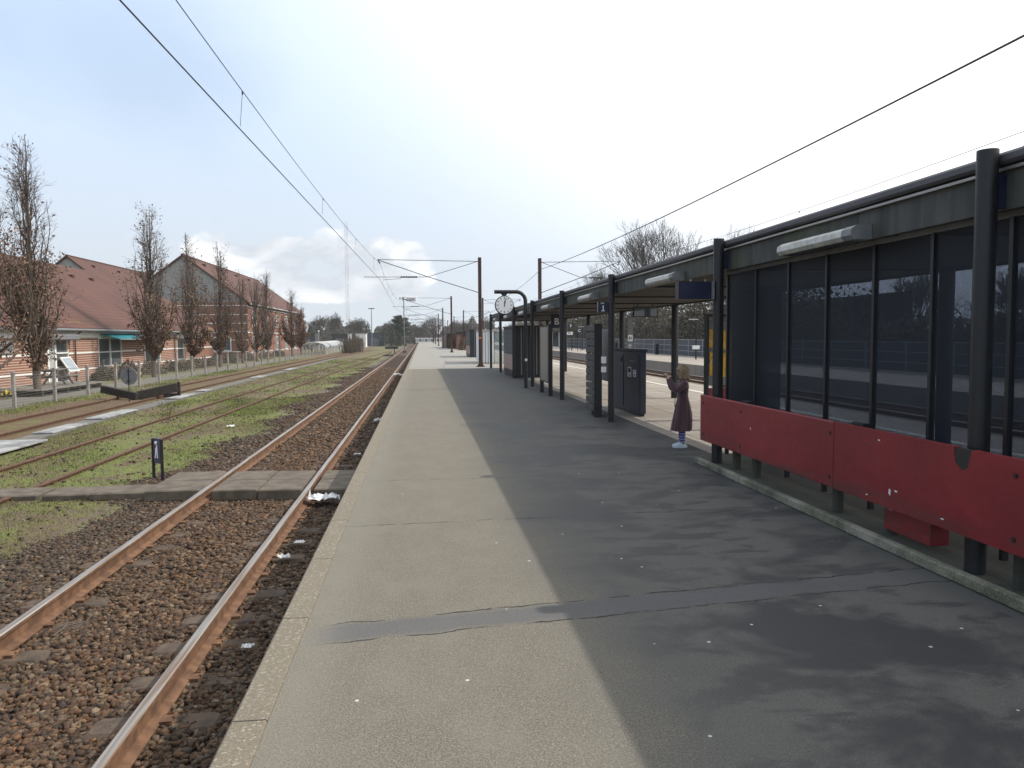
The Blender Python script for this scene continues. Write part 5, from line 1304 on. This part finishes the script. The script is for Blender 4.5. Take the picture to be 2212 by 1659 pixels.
for k, (v_, u, v, D, w_, lab) in enumerate((
    (2, 692, 678, 230, 1.1, 'bare tree on the horizon just right of the two-storey house'), (1, 722, 672, 250, .9, 'slim bare tree on the horizon between the house and the radio mast'),
    (3, 765, 688, 260, 1.1, 'bare tree on the horizon right of the radio mast, first of a pair'), (3, 778, 684, 250, 1.0, 'bare tree on the horizon right of the radio mast, second of a pair'),
    (2, 847, 690, 220, 1.2, 'bare tree on the horizon leaning on the dark cedar'), (0, 935, 679, 240, .9, 'open bare tree on the horizon above the end of the track'),
    (2, 985, 690, 250, 1.0, 'bare tree on the horizon behind the second mast'), (1, 1054, 683, 240, 1.0, 'bare tree on the horizon behind the third right-hand mast'),
    (3, 1008, 694, 230, 1.2, 'low bare tree behind the pergola'), (3, 905, 700, 270, 1.4, 'low bare tree right of the cedar'))):
    bare(v_, XU(u, D), D, HV(v, D), lab, GF, w_)
# far woodland belt
def belt(name, label, n, fx, zmax, size, pal, seed, base=GZ):
    rg = np.random.default_rng(seed); x, y, h = fx(rg, n); z = base+h*rg.uniform(0, 1, n)**.85
    c = np.stack([x, y, z], -1); tint = np.array(pal)[rg.integers(0, len(pal), n)]*rg.uniform(.75, 1.3, (n, 1))
    tag(link(name, quads_mesh(name, c, size, rg, 'leafy', tint)), label, 'woodland', kind='stuff')
greywood = [(.125, .118, .110), (.105, .10, .09), (.15, .14, .125), (.10, .10, .08)]
def far_f(rg, n):
    u = rg.uniform(640, 1260, n); D = rg.uniform(275, 330, n); h = 6.6+1.5*np.sin(u*.045)+1.1*np.sin(u*.13+1)+.8*np.sin(u*.31)
    return (u-910)*D/1650, D-.117*(u-910)*D/1650, h
belt('far_woodland', 'grey leafless woodland closing the horizon beyond the station', 90000, far_f, 9, .30, greywood, 5)
def far_l(rg, n):
    u = rg.uniform(-400, 660, n); D = rg.uniform(300, 330, n)
    return (u-910)*D/1650, D-.117*(u-910)*D/1650, 6+0*u
belt('far_woodland', 'grey woodland behind the houses on the left', 12000, far_l, 9, .9, greywood, 6)
def hedge_f(rg, n):
    y = 28+rg.uniform(0, 1, n)**1.6*200; x = 24.5+rg.uniform(0, 5, n); h = np.where(y > 47, 5.4+.8*np.sin(y*.22)+.5*np.sin(y*.7+1)+.3*np.sin(y*1.9), 2.3+.4*np.sin(y*.9)+.3*np.sin(y*2.1))
    return x, y, h
ivy = [(.060, .058, .034), (.085, .070, .048), (.115, .092, .066), (.05, .060, .025), (.14, .12, .09)]
belt('hedge_bank', 'dense dark bank of ivy and bare shrubs behind the far platform fence', 110000, hedge_f, 6, .13, ivy, 7, base=-.3)
def hedge_b(rg, n):
    y = -30+rg.uniform(0, 1, n)*60; x = 24.5+rg.uniform(0, 4, n); return x, y, 2.0+.4*np.sin(y*.9)
belt('hedge_bank', 'lower hedge behind the far platform, seen only through the dark panes', 16000, hedge_b, 6, .2, ivy, 8, base=-.3)
m = MB(); m.box(29.5, 30, 44, 240, GZ, 4.3); m.box(29.5, 30, -40, 44, GZ, 1.7); 
bpy.data.meshes
MT['earth'] = simple('dark_earth', (.045, .038, .026), .95, var=.4, vs=1)
o = m.build('earth_bank', 'earth'); tag(o, kind='structure')
rg = np.random.default_rng(3); S = []
for k in range(420):
    y = 30+170*rg.uniform()**1.5; x = rg.uniform(24, 28.5); H = rg.uniform(2.5, 5.5) if y > 47 else rg.uniform(1.5, 3.0); p = np.array([x, y, -.3]); d = np.array([0, 0, 1.])
    for j in range(4):
        q = p+d*H/4+rg.normal(0, .12, 3); S.append((*p, *q, .05-.008*j, .04-.008*j))
        if j > 0: 
            for _ in range(3): e = q+rg.normal(0, .6, 3)+np.array([0, 0, .4]); S.append((*q, *e, .02, .012))
        p = q
tag(link('thicket_stems', segs_mesh('thicket_stems', S, 'barkfar', 4)), 'bare stems standing in the ivy bank behind the far platform', 'thicket', kind='stuff')
# dark cedar
rg = np.random.default_rng(8); D = 215; X = XU(866, D); t = thing('cedar', (X, yd(D, X), GZ), 'dark spreading cedar on the horizon left of the track', 'tree'); S = [(0, 0, 0, .3, 0, 8.2, .35, .06)]; C = []
for k in range(34):
    z = 2.2+6.0*k/34; az = rg.uniform(0, 6.28); L = (3.9-.33*z)*rg.uniform(.6, 1.15)+.6
    e = np.array([L*math.cos(az), L*math.sin(az), z+.5*L*.5]); S.append((0, 0, z, *e, .06, .02))
    for q in np.linspace(.25, 1, 9): C.append(np.array([0, 0, z])*(1-q)+e*q)
C = np.array(C); C = np.repeat(C, 16, 0)+rg.normal(0, 1, (len(C)*16, 3))*np.array([.32, .32, .10])
tint = np.array([(.022, .036, .018)])*rg.uniform(.6, 1.6, (len(C), 1)); link('trunk', segs_mesh('trunk', S, 'bark', 5), t); link('foliage', quads_mesh('foliage', C, .17, rg, 'leafy', tint), t)
for i, (u, v, D, w_, lab) in enumerate(((838, 705, 210, 3.6, 'round dark evergreen at the foot of the cedar'), (796, 702, 240, 1.9, 'small dark evergreen under the yard lamp'), (672, 705, 225, 1.0, 'dark evergreen tip beside the two-storey house'), (858, 712, 205, 2.2, 'low dark evergreen just right of the cedar'))):
    X = XU(u, D); bush((X, yd(D, X), GZ), w_, w_, HV(v, D), lab, [(.035, .045, .028), (.045, .055, .035)], 1500, .16, 70+i, 'evergreen', 'dark evergreens on the horizon')

# ------------------------------------------------------------------ far left: mast, lamp, sheds, shelters, cars
D = 880; X = XU(752.5, D); t = thing('radio_mast', (X, yd(D, X), GZ), 'very tall thin lattice radio mast on the horizon, reaching the clouds', 'radio mast'); H = HV(479, D)
for q in (-1.7, 1.7): m = MB(); m.box(q-.12, q+.12, -.12, .12, 0, H); m.build('leg', 'tower', t)
m = MB(); m.box(-.12, .12, 2.7, 2.94, 0, H); m.build('leg', 'tower', t)
S = []
for k in range(46): z = k*H/46; a = 1 if k % 2 else -1; S.append((1.7*a, 0, z, -1.7*a, 0, z+H/46, .04, .04)); S.append((-1.7, 0, z, 1.7, 0, z, .03, .03))
link('lattice', segs_mesh('lattice', S, 'grey', 4), t)
m = MB(); m.box(-1.8, 6.5, -.5, .5, H*.14, H*.14+.8); m.build('platform_arm', 'grey', t)
D = 205; X = XU(803.5, D); t = thing('yard_lamp', (X, yd(D, X), GZ), 'tall slim yard lamp with a double head on the horizon', 'street lamp'); H = HV(667, D)
m = MB(); m.tube([(0, 0, 0), (0, 0, H)], [.13, .08], 8); m.build('pole', 'grey', t)
for q in (-1, 1): m = MB(); m.box(min(0, q*.8), max(0, q*.8), -.15, .15, H, H+.22); m.build('lamp_head', 'dark_paint', t)
D = 150; X = XU(689, D); t = thing('white_post_lamp', (X, yd(D, X), GZ), 'short white lamp post beside the arched shelters', 'street lamp')
m = MB(); m.tube([(0, 0, 0), (0, 0, 3.6)], .06, 8); m.build('pole', 'lightgrey', t); m = MB(); m.lathe([(.01, 3.6), (.16, 3.65), (.16, 3.8), (.01, 3.9)], 12); m.build('lamp_head', 'sign_white', t)
sheds = [(640, 680, 190, 3.6, 8, 'shed_dark', 'low dark shed right of the two-storey house'), (716, 752, 185, 3.3, 7, 'shed_dark', 'flat dark shed under the radio mast'), (752, 757, 183, 3.3, 3, 'white', 'white end block of the flat dark shed'), (769, 790, 190, 3.4, 5, 'white', 'white storage container beside the blue-grey shed'),
         (791, 829, 215, 3.6, 9, 'shed_blue', 'long blue-grey shed at the end of the fence')]
for u0, u1, D, H, dp, mt_, lab in sheds:
    x0, x1 = XU(u0, D), XU(u1, D); y = yd(D, x0); t = thing('storage_shed', (x0, y, GZ), lab, 'shed', 'sheds at the far end of the yard')
    m = MB(); m.box(0, x1-x0, 0, dp, 0, H-.15); m.build('body', mt_, t); m = MB(); m.box(-.15, x1-x0+.15, -.15, dp+.15, H-.146, H+.05); m.build('roof', 'lightgrey' if mt_ == 'white' else 'shed_dark', t)
    nd = max(1, int((x1-x0)/2.6))
    for k in range(nd): m = MB(); a = (k+.25)*(x1-x0)/nd; m.box(a, a+(x1-x0)/nd*.5, -.03, -.003, .2, 2.2); m.build('door', 'grey', t)
AR = [(113, -15.8, 1.65), (121, -15.9, 1.7), (129, -16.2, 1.65), (139, -16.6, 1.7), (150, -17.5, 1.7)]
protoA = None
for i, (D, X, r_) in enumerate(AR):
    lab = ['nearest arched glass cycle shelter behind the fence', 'second arched glass cycle shelter', 'third arched glass cycle shelter', 'fourth arched glass cycle shelter', 'farthest arched glass cycle shelter'][i]
    if protoA is None:
        t = thing('arched_shelter', (X, yd(D, X), GZ), lab, 'cycle shelter', 'arched cycle shelters behind the fence'); protoA = t
        n = 14; out_ = [(-1.75*math.cos(math.pi*k/n), 1.0+.78*math.sin(math.pi*k/n)) for k in range(n+1)]; inn = [(-1.70*math.cos(math.pi*k/n), .97+.76*math.sin(math.pi*k/n)) for k in range(n+1)]
        m = MB(); m.prism(out_+inn[::-1], 1, 0, 5.2); 
        m.build('arched_roof', 'arcglass', t)
        for q in (0, 1.72, 3.44, 5.16): m = MB(); m.tube([(-1.75, q, 0)]+[(a, q, b+.02) for a, b in out_]+[(1.75, q, 0)], .045, 6); m.build('hoop', 'white', t)
    else: copy_tree(protoA, None, (X, yd(D, X), GZ), lab)
def car(body_mat):
    t = thing('parked_car', (0, 0, 0), 'x', 'car', 'cars parked behind the shelters')
    L = 4.2; prof = [(-2.1, .28), (2.1, .28), (2.12, .62), (1.95, .82), (1.05, .92), (.35, 1.40), (-1.15, 1.42), (-1.85, .98), (-2.1, .88)]
    m = MB(); m.prism(prof, 0, -.82, .82); m.build('body', body_mat, t)
    m = MB(); m.prism([(.93, .93), (.30, 1.36), (-1.12, 1.38), (-1.68, .98)], 0, -.832, .832); m.build('side_windows', 'window', t)
    m = MB(); m.add([(-.72, 1.06, .945), (.72, 1.06, .945), (.66, .42, 1.385), (-.66, .42, 1.385)], [(0, 1, 2, 3)]); m.build('windscreen', 'window', t)
    for a in (-1.3, 1.28):
        for q in (-.84, .70): m = MB(); m.tube([(q, a, .31), (q+.14, a, .31)], .31, 16); m.build('wheel', 'black', t)
    for q in (-.75, .45): m = MB(); m.box(q, q+.3, 2.08, 2.125, .62, .74); m.build('headlight', 'lightgrey', t)
    return t
CARS = [(158, -21.5, 'car_silver', 'silver'), (150, -24.6, 'car_dark', 'black'), (163, -24.5, 'car_white', 'white'), (170, -19.5, 'car_blue', 'dark blue'), (176, -23, 'car_silver', 'pale silver'), (140, -21.3, 'car_dark', 'dark')]
for i, (D, X, mt_, nm_) in enumerate(CARS):
    t = car(mt_); t.location = (X, yd(D, X), GZ); t.rotation_euler.z = R([84, 92, 88, 90, 86, 95][i])
    t['label'] = nm_+' parked car '+['beyond the third arched shelter', 'left of the arched shelters', 'left of the white container', 'nearest the fence end', 'farthest of the parked cars', 'just behind the nearest arched shelter'][i]
# reeds / shrubs at the fence end, hedge box, little ground signal
rg = np.random.default_rng(2)
for i, (u, v, D, w_, lab) in enumerate(((762, 722, 125, .8, 'bare brown shrub leaning on the fence below the radio mast'), (772, 724, 130, .9, 'bare brown shrub beside the white container'), (752, 727, 118, .7, 'bare brown shrub left of the white container'))):
    X = XU(u, D); S = []
    for k in range(150): a = rg.normal(0, .5, 2); S.append((a[0]*.8, a[1], 0, a[0]*1.3+rg.normal(0, .25), a[1]*1.3+rg.normal(0, .25), HV(v, D)*rg.uniform(.5, 1.05), .03, .012))
    o = link('bare_shrub', segs_mesh('bare_shrub', S, 'bark', 3)); o.location = (X, yd(D, X), GZ); tag(o, lab, 'shrub')
D = 160; X = XU(846, D); m = MB(); m.box(-1.35, 1.35, -.5, .5, 0, .5, bev=.06); o = m.build('cable_box', 'hedgegreen'); o.location = (X, yd(D, X), GZ); tag(o, 'long low dark green box on the grass far along the siding', 'box')
D = 112; X = XU(851.6, D); t = thing('ground_signal', (X, yd(D, X), GZ), 'short black ground signal post in front of the low green box', 'signal')
m = MB(); m.box(-.05, .05, -.05, .05, 0, 1.2); m.build('post', 'black', t); m = MB(); m.box(-.2, .2, -.06, .06, .75, 1.0); m.build('head', 'black', t)
for i, (u, D, lab) in enumerate(((838, 100, 'small point lever lying in the grass'), (905, 210, 'red point machine beside the far end of the near track'), (885, 190, 'low rail crossing block left of the far track'))):
    X = XU(u, D); m = MB(); m.box(-.7, .7, -.3, .3, 0, .16, bev=.03); m.tube([(-.3, 0, .15), (.4, .1, .5)], .04, 6); o = m.build('point_machine', ['dark_paint', 'red', 'concrete'][i]); o.location = (X, yd(D, X), GZ); tag(o, lab, 'track gear')

# ------------------------------------------------------------------ far platform things
fp = thing('far_fence', (21.4, 20, 0), 'grey panel fence with pale rails behind the far platform', 'fence')
for k in range(52):
    y = k*3.1-10; m = MB(); m.box(-.03, .03, y-.025, y+.025, 0, 1.36); m.build('post', 'railgrey', fp)
for z in (.42, .88, 1.33): m = MB(); m.tube([(-.05, -12, z), (-.05, 152, z)], .022, 6); m.build('rail', 'railgrey', fp)
m = MB(); m.box(.035, .06, -12, 152, .02, 1.34); m.build('panel_sheet', 'fencepanel', fp)
def far_sign(u, v0, v1, D, txt, label, w_=.42, mat='navy'):
    X = XU(u, D); s_ = 1650/D; z0 = 1.7+(728-v1)/s_; z1 = 1.7+(728-v0)/s_; t = thing('platform_sign', (X, yd(D, X), 0), label, 'sign', 'signs on the far platform')
    for q in (-w_*.35, w_*.35): m = MB(); m.tube([(q, .05, 0), (q, .05, z1)], .03, 6); m.build('post', 'dark_paint', t)
    m = MB(); m.box(-w_/2, w_/2, -.03, .02, z0, z1); p = m.build('panel', mat, t); text_obj('letter', txt, (z1-z0)*.85, 'sign_white' if mat != 'sign_white' else 'black', p, face('-y', 0, -.036, (z0+z1)/2), .003, .006)
far_sign(1251, 712, 722, 84, 'C', 'navy sign with a white letter C on the far platform', .5)
far_sign(1232, 701, 711, 88, '3', 'small dark sign with a white 3 on the far platform, left of the C', .5)
far_sign(1229, 719, 725.5, 86, 'TS', 'white sign with black letters TS below the 3', .8, 'sign_white')
for i, (u, D, lab) in enumerate(((1504, 50, 'dark lamp post with a short arm on the far platform, right of the cabinet'), (1500, 44, ''), (1571, 46, ''))):
    if not lab: continue
    X = XU(1500, D); X = 19.2; D_ = X*1650/(1500-910)*.993
for i, (u, lab) in enumerate(((1502.5, 'dark post with a small white box on the far platform'), (1258, 'plain dark post on the far platform beside the C sign'), (1366, 'plain dark post on the far platform behind the cabinet'))):
    X = 19.0; D = X*1650/(u-910)/.993; t = thing('platform_lamp', (X, yd(D, X), 0), lab, 'lamp post', 'posts on the far platform')
    m = MB(); m.tube([(0, 0, 0), (0, 0, 2.75)], .055, 8); m.build('post', 'dark_paint', t); m = MB(); m.box(-.5, .12, -.1, .1, 2.753, 2.83); m.build('lamp_head', 'lightgrey', t)
    if i == 0: m = MB(); m.box(-.22, .22, -.14, .14, .72, .98); m.build('white_box', 'sign_white', t)
for i, u in enumerate((1418, 1551, 1330)):
    X = 20.9; D = X*1650/(u-910)/.993; m = MB(); m.box(-.16, .16, -.16, .16, 0, 1.0, bev=.03); o = m.build('litter_bin', 'dark_paint'); o.location = (X, yd(D, X), 0); tag(o, ['black bin against the far platform fence, left of the girl', 'black bin against the far platform fence, right of the girl', 'black bin against the far platform fence behind the cabinet'][i], 'bin', 'bins on the far platform')
# far shelter and house behind the hedge
X = 18.6; D = X*1650/(1200-910)/.993; t = thing('far_shelter', (X, yd(D, X), 0), 'small dark-roofed shelter with pale posts on the far platform under the B sign', 'shelter')
m = MB(); m.box(-1.6, 1.6, -.1, 3.2, 2.25, 2.4, bev=.04); m.build('roof', 'dark_paint', t)
for q in (-1.5, -.5, .5, 1.5): m = MB(); m.box(q-.09, q+.09, 0, .12, 0, 2.245); m.build('post', 'lightgrey', t)
m = MB(); m.box(-1.4, 1.4, 3.0, 3.06, .3, 2.2); m.build('back_wall', 'window', t)
# ------------------------------------------------------------------ the girl with the camera
gx, gd = 3.90, 11.5
girl = thing('person', (gx, yd(gd, gx), 0), 'small fair-haired child in a long plum dress and striped socks, holding a camera up', 'person', rz=R(172))
ch = []      # chains of (x,y,z,r)
ch.append([(0, 0, .58, .082), (0, 0, .70, .074), (-.005, 0, .80, .070), (-.012, 0, .90, .080), (-.015, 0, .975, .066), (-.012, 0, 1.03, .036), (0, 0, 1.075, .036), (.004, 0, 1.125, .072), (-.004, 0, 1.175, .080), (-.006, 0, 1.225, .058)])
for s_ in (-1, 1):
    ch.append([('j', 0, 0), (0, s_*.048, .50, .066), (.006, s_*.05, .32, .045), (-.002, s_*.048, .20, .042), (0, s_*.045, .075, .028), (.03, s_*.047, .035, .028), (.09, s_*.05, .028, .022)])
    ch.append([('j', 0, 4), (-.010, s_*.10, .985, .046), (.06, s_*.135, .915, .036), (.125, s_*.125, .895, .032), (.175, s_*.085, .98, .027), (.215, s_*.050, 1.06, .020), (.232, s_*.040, 1.095, .024)])
    # face and fingers
pal = []
for s_ in (-1, 1):
    for k, (dx, dy, dz, L) in enumerate(((.010, -.006, .020, .9), (.016, -.010, .008, 1.0), (.016, -.012, -.004, .95), (.012, -.012, -.016, .8))):
        x0, y0, z0 = .236, s_*.040, 1.104+dz*.8
        ch.append([(x0-.004, y0, z0, .0085), (x0+.014, y0+s_*.006, z0+.004, .0080), (x0+.030*L, y0-s_*.004, z0+.004, .0072), (x0+.034*L, y0-s_*.020, z0+.001, .0062)])
    ch.append([(.226, s_*.034, 1.088, .010), (.226, s_*.020, 1.080, .0085), (.236, s_*.008, 1.082, .0070)])
ch.append([(.055, 0, 1.14, .022), (.082, 0, 1.128, .010), (.070, 0, 1.150, .008)])
ch.append([(.040, 0, 1.082, .028), (.060, 0, 1.080, .016)]); ch.append([(.062, -.012, 1.100, .007), (.068, 0, 1.101, .008), (.062, .012, 1.100, .007)])
for s_ in (-1, 1): ch.append([(-.002, s_*.074, 1.150, .011), (-.010, s_*.084, 1.135, .010), (-.006, s_*.080, 1.120, .008)])
V = []; E = []; RD_ = []; roots = [0]; first = None
for c in ch:
    prev = None
    if c[0][0] == 'j': prev = c[0][2]; c = c[1:]
    else:
        if V: roots.append(len(V))
    for (x, y, z, r) in c:
        V.append((x, y, z)); RD_.append(r)
        if prev is not None: E.append((prev, len(V)-1))
        prev = len(V)-1
me = bpy.data.meshes.new('body'); me.from_pydata(V, E, []); me.materials.append(MT['skin'])
body = link('body', me, girl); sk = body.modifiers.new('skin', 'SKIN'); sk.use_smooth_shade = True
sl = me.skin_vertices[0].data if me.skin_vertices else None
if sl is None:
    bpy.context.view_layer.objects.active = body; bpy.ops.mesh.customdata_skin_add(); sl = me.skin_vertices[0].data
for i, r in enumerate(RD_): sl[i].radius = (r, r); sl[i].use_root = i in roots
ss = body.modifiers.new('smooth', 'SUBSURF'); ss.levels = 2; ss.render_levels = 2
# dress
def fold(t, z):
    k = max(0, min(1, (.80-z)/.45)); return k*(.085*math.sin(t*8+1.4*math.sin(z*4))+.05*math.sin(t*15+2+z*5))
prof = [(.138, .262), (.150, .268), (.146, .34), (.141, .43), (.133, .53), (.124, .63), (.108, .72), (.098, .78), (.096, .81), (.104, .87), (.110, .93), (.102, .985), (.075, 1.02), (.045, 1.035), (.040, 1.037)]
m = MB(); m.lathe(prof, 80, fold=fold)
vs = []
for (x, y, z) in m.v:
    kx = 1.0 if z < .5 else (.80 if z > .8 else 1-(z-.5)/.3*.20); sx = -.010 if z > .5 else -.010+(.5-z)*.10
    ky = 1.0 if z < .7 else 1.12
    wob = .006*math.sin(math.atan2(y, x)*5) if z < .3 else 0
    vs.append((x*kx+sx, y*ky*.92, z+wob))
m.v = vs; dr = m.build('dress', 'dress', girl, smooth=True)
for s_ in (-1, 1):
    m = MB(); m.tube([(-.020, s_*.070, .990), (-.010, s_*.108, .975), (.06, s_*.140, .910), (.112, s_*.138, .885), (.140, s_*.118, .905), (.178, s_*.085, .985), (.207, s_*.056, 1.045)], [.050, .058, .050, .048, .044, .038, .029], 14); m.build('sleeve', 'dress', dr, smooth=True)
m = MB(); m.tube([(.07, -.06, .80), (.10, -.03, .78), (.112, .02, .70), (.116, .025, .62)], .006, 5); m.build('dress_cord', 'black', dr)
# hair
nA, nZ = 60, 12; V = []; F = []
for j in range(nZ+1):
    t = j/nZ
    for i in range(nA+1):
        a = R(40)+(R(320)-R(40))*i/nA
        z = 1.262-.222*t**1.1; rr = (math.sin(min(1, t*2.1)*math.pi/2)**.8)*.097*(1+.10*max(0, t-.45)) if t > 0 else .001
        rr *= 1+.020*math.sin(a*23+j*.4)+.02*math.sin(a*9+1.3*j*.3)
        if t > .55 and (a < R(60) or a > R(300)): rr *= .94
        if j == nZ: z += .014*math.sin(a*17)+.008*math.sin(a*31)
        V.append((-.004+rr*math.cos(a)*1.02, rr*math.sin(a)*.93, z))
for j in range(nZ):
    for i in range(nA): F.append((j*(nA+1)+i, j*(nA+1)+i+1, (j+1)*(nA+1)+i+1, (j+1)*(nA+1)+i))
# fringe over the forehead
b = len(V); nF = 14
for j in range(5):
    t = j/4*.42
    for i in range(nF+1):
        a = R(-42)+R(84)*i/nF; z = 1.262-.222*t**1.1; rr = (math.sin(min(1, t*2.1)*math.pi/2)**.8)*.098+.001
        V.append((-.004+rr*math.cos(a)*1.02, rr*math.sin(a)*.93, z))
for j in range(4):
    for i in range(nF): F.append((b+j*(nF+1)+i, b+j*(nF+1)+i+1, b+(j+1)*(nF+1)+i+1, b+(j+1)*(nF+1)+i))
m = MB(); m.add(V, F); hr = m.build('hair', 'hair', girl, smooth=True); so = hr.modifiers.new('thick', 'SOLIDIFY'); so.thickness = .008
for s_ in (-1, 1):
    m = MB(); m.lathe([(.001, -.008), (.006, -.005), (.008, 0), (.006, .005), (.001, .008)], 8, (.070, s_*.026, 1.146)); m.build('eye', 'black', girl)
    m = MB(); y = s_*.046; m.lathe([(.030, .06), (.032, .075), (.036, .12), (.043, .19), (.046, .25), (.044, .30), (.030, .305)], 18, (0, y, 0)); m.build('sock', 'socks', girl, smooth=True)
    dx = .0 if s_ > 0 else -.0
    m = MB(); n = 20; V = []; rings = []
    for (z, sc_) in ((.0, .94), (.010, 1.0), (.024, 1.0), (.045, .90), (.062, .62), (.078, .44)):
        ring = []
        for k in range(n):
            a = 2*math.pi*k/n; cx = .035 if z < .05 else .035-(z-.05)*1.25
            ex = .108*math.cos(a)*(sc_ if z > .03 else sc_); ey = .037*math.sin(a)*(1-.18*math.cos(a)*(-1 if math.cos(a) < 0 else .6))*max(sc_, .85)
            ring.append((cx+ex, y+ey, z+.001))
        rings.append(ring)
    V = sum(rings, []); F = [(j*n+k, j*n+(k+1) % n, (j+1)*n+(k+1) % n, (j+1)*n+k) for j in range(len(rings)-1) for k in range(n)]; F.append(tuple(reversed(range(n)))); F.append(tuple((len(rings)-1)*n+k for k in range(n)))
    m.add(V, F); shx = m.build('shoe', 'shoe', girl, smooth=True)
    m = MB(); m.tube([(.055, y-.036, .03), (.052, y-.02, .058), (.05, y, .066), (.052, y+.02, .058), (.055, y+.036, .03)], .008, 6); m.build('strap', 'railgrey', shx)
# compact camera in her hands
M_ = girl.matrix_basis if False else Matrix.Translation(girl.location) @ Matrix.Rotation(R(172), 4, 'Z')
p = M_ @ Vector((.252, 0, 1.106))
cm = thing('compact_camera', tuple(p), 'small dark red compact camera held up in the child\'s hands', 'camera', rz=R(172))
m = MB(); m.box(-.011, .011, -.045, .045, -.027, .027, bev=.005); m.build('body', 'red', cm)
m = MB(); m.lathe([(.001, 0), (.018, 0), (.017, .014), (.001, .014)], 16); m.rot(Matrix.Translation((.011, 0, 0)) @ Matrix.Rotation(R(90), 4, 'Y')); m.build('lens', 'black', cm)
m = MB(); m.box(-.0145, -.0112, -.03, .03, -.018, .018); m.build('screen', 'window', cm)
# ------------------------------------------------------------------ the air
m, nt_, bs_ = newmat('haze_air'); nt_.nodes.remove(bs_)
pv = nt_.nodes.new('ShaderNodeVolumePrincipled'); pv.inputs['Color'].default_value = (.88, .92, .96, 1); pv.inputs['Density'].default_value = .00030; pv.inputs['Anisotropy'].default_value = .3
nt_.links.new(pv.outputs[0], nt_.nodes['Material Output'].inputs['Volume'])
hz = MB(); hz.box(-1500, 1500, -200, 1800, GZ-1, 140); o = hz.build('haze', m); tag(o, kind='stuff', label='thin pale haze filling the air over the station', cat='haze')
sc.cycles.volume_bounces = 0
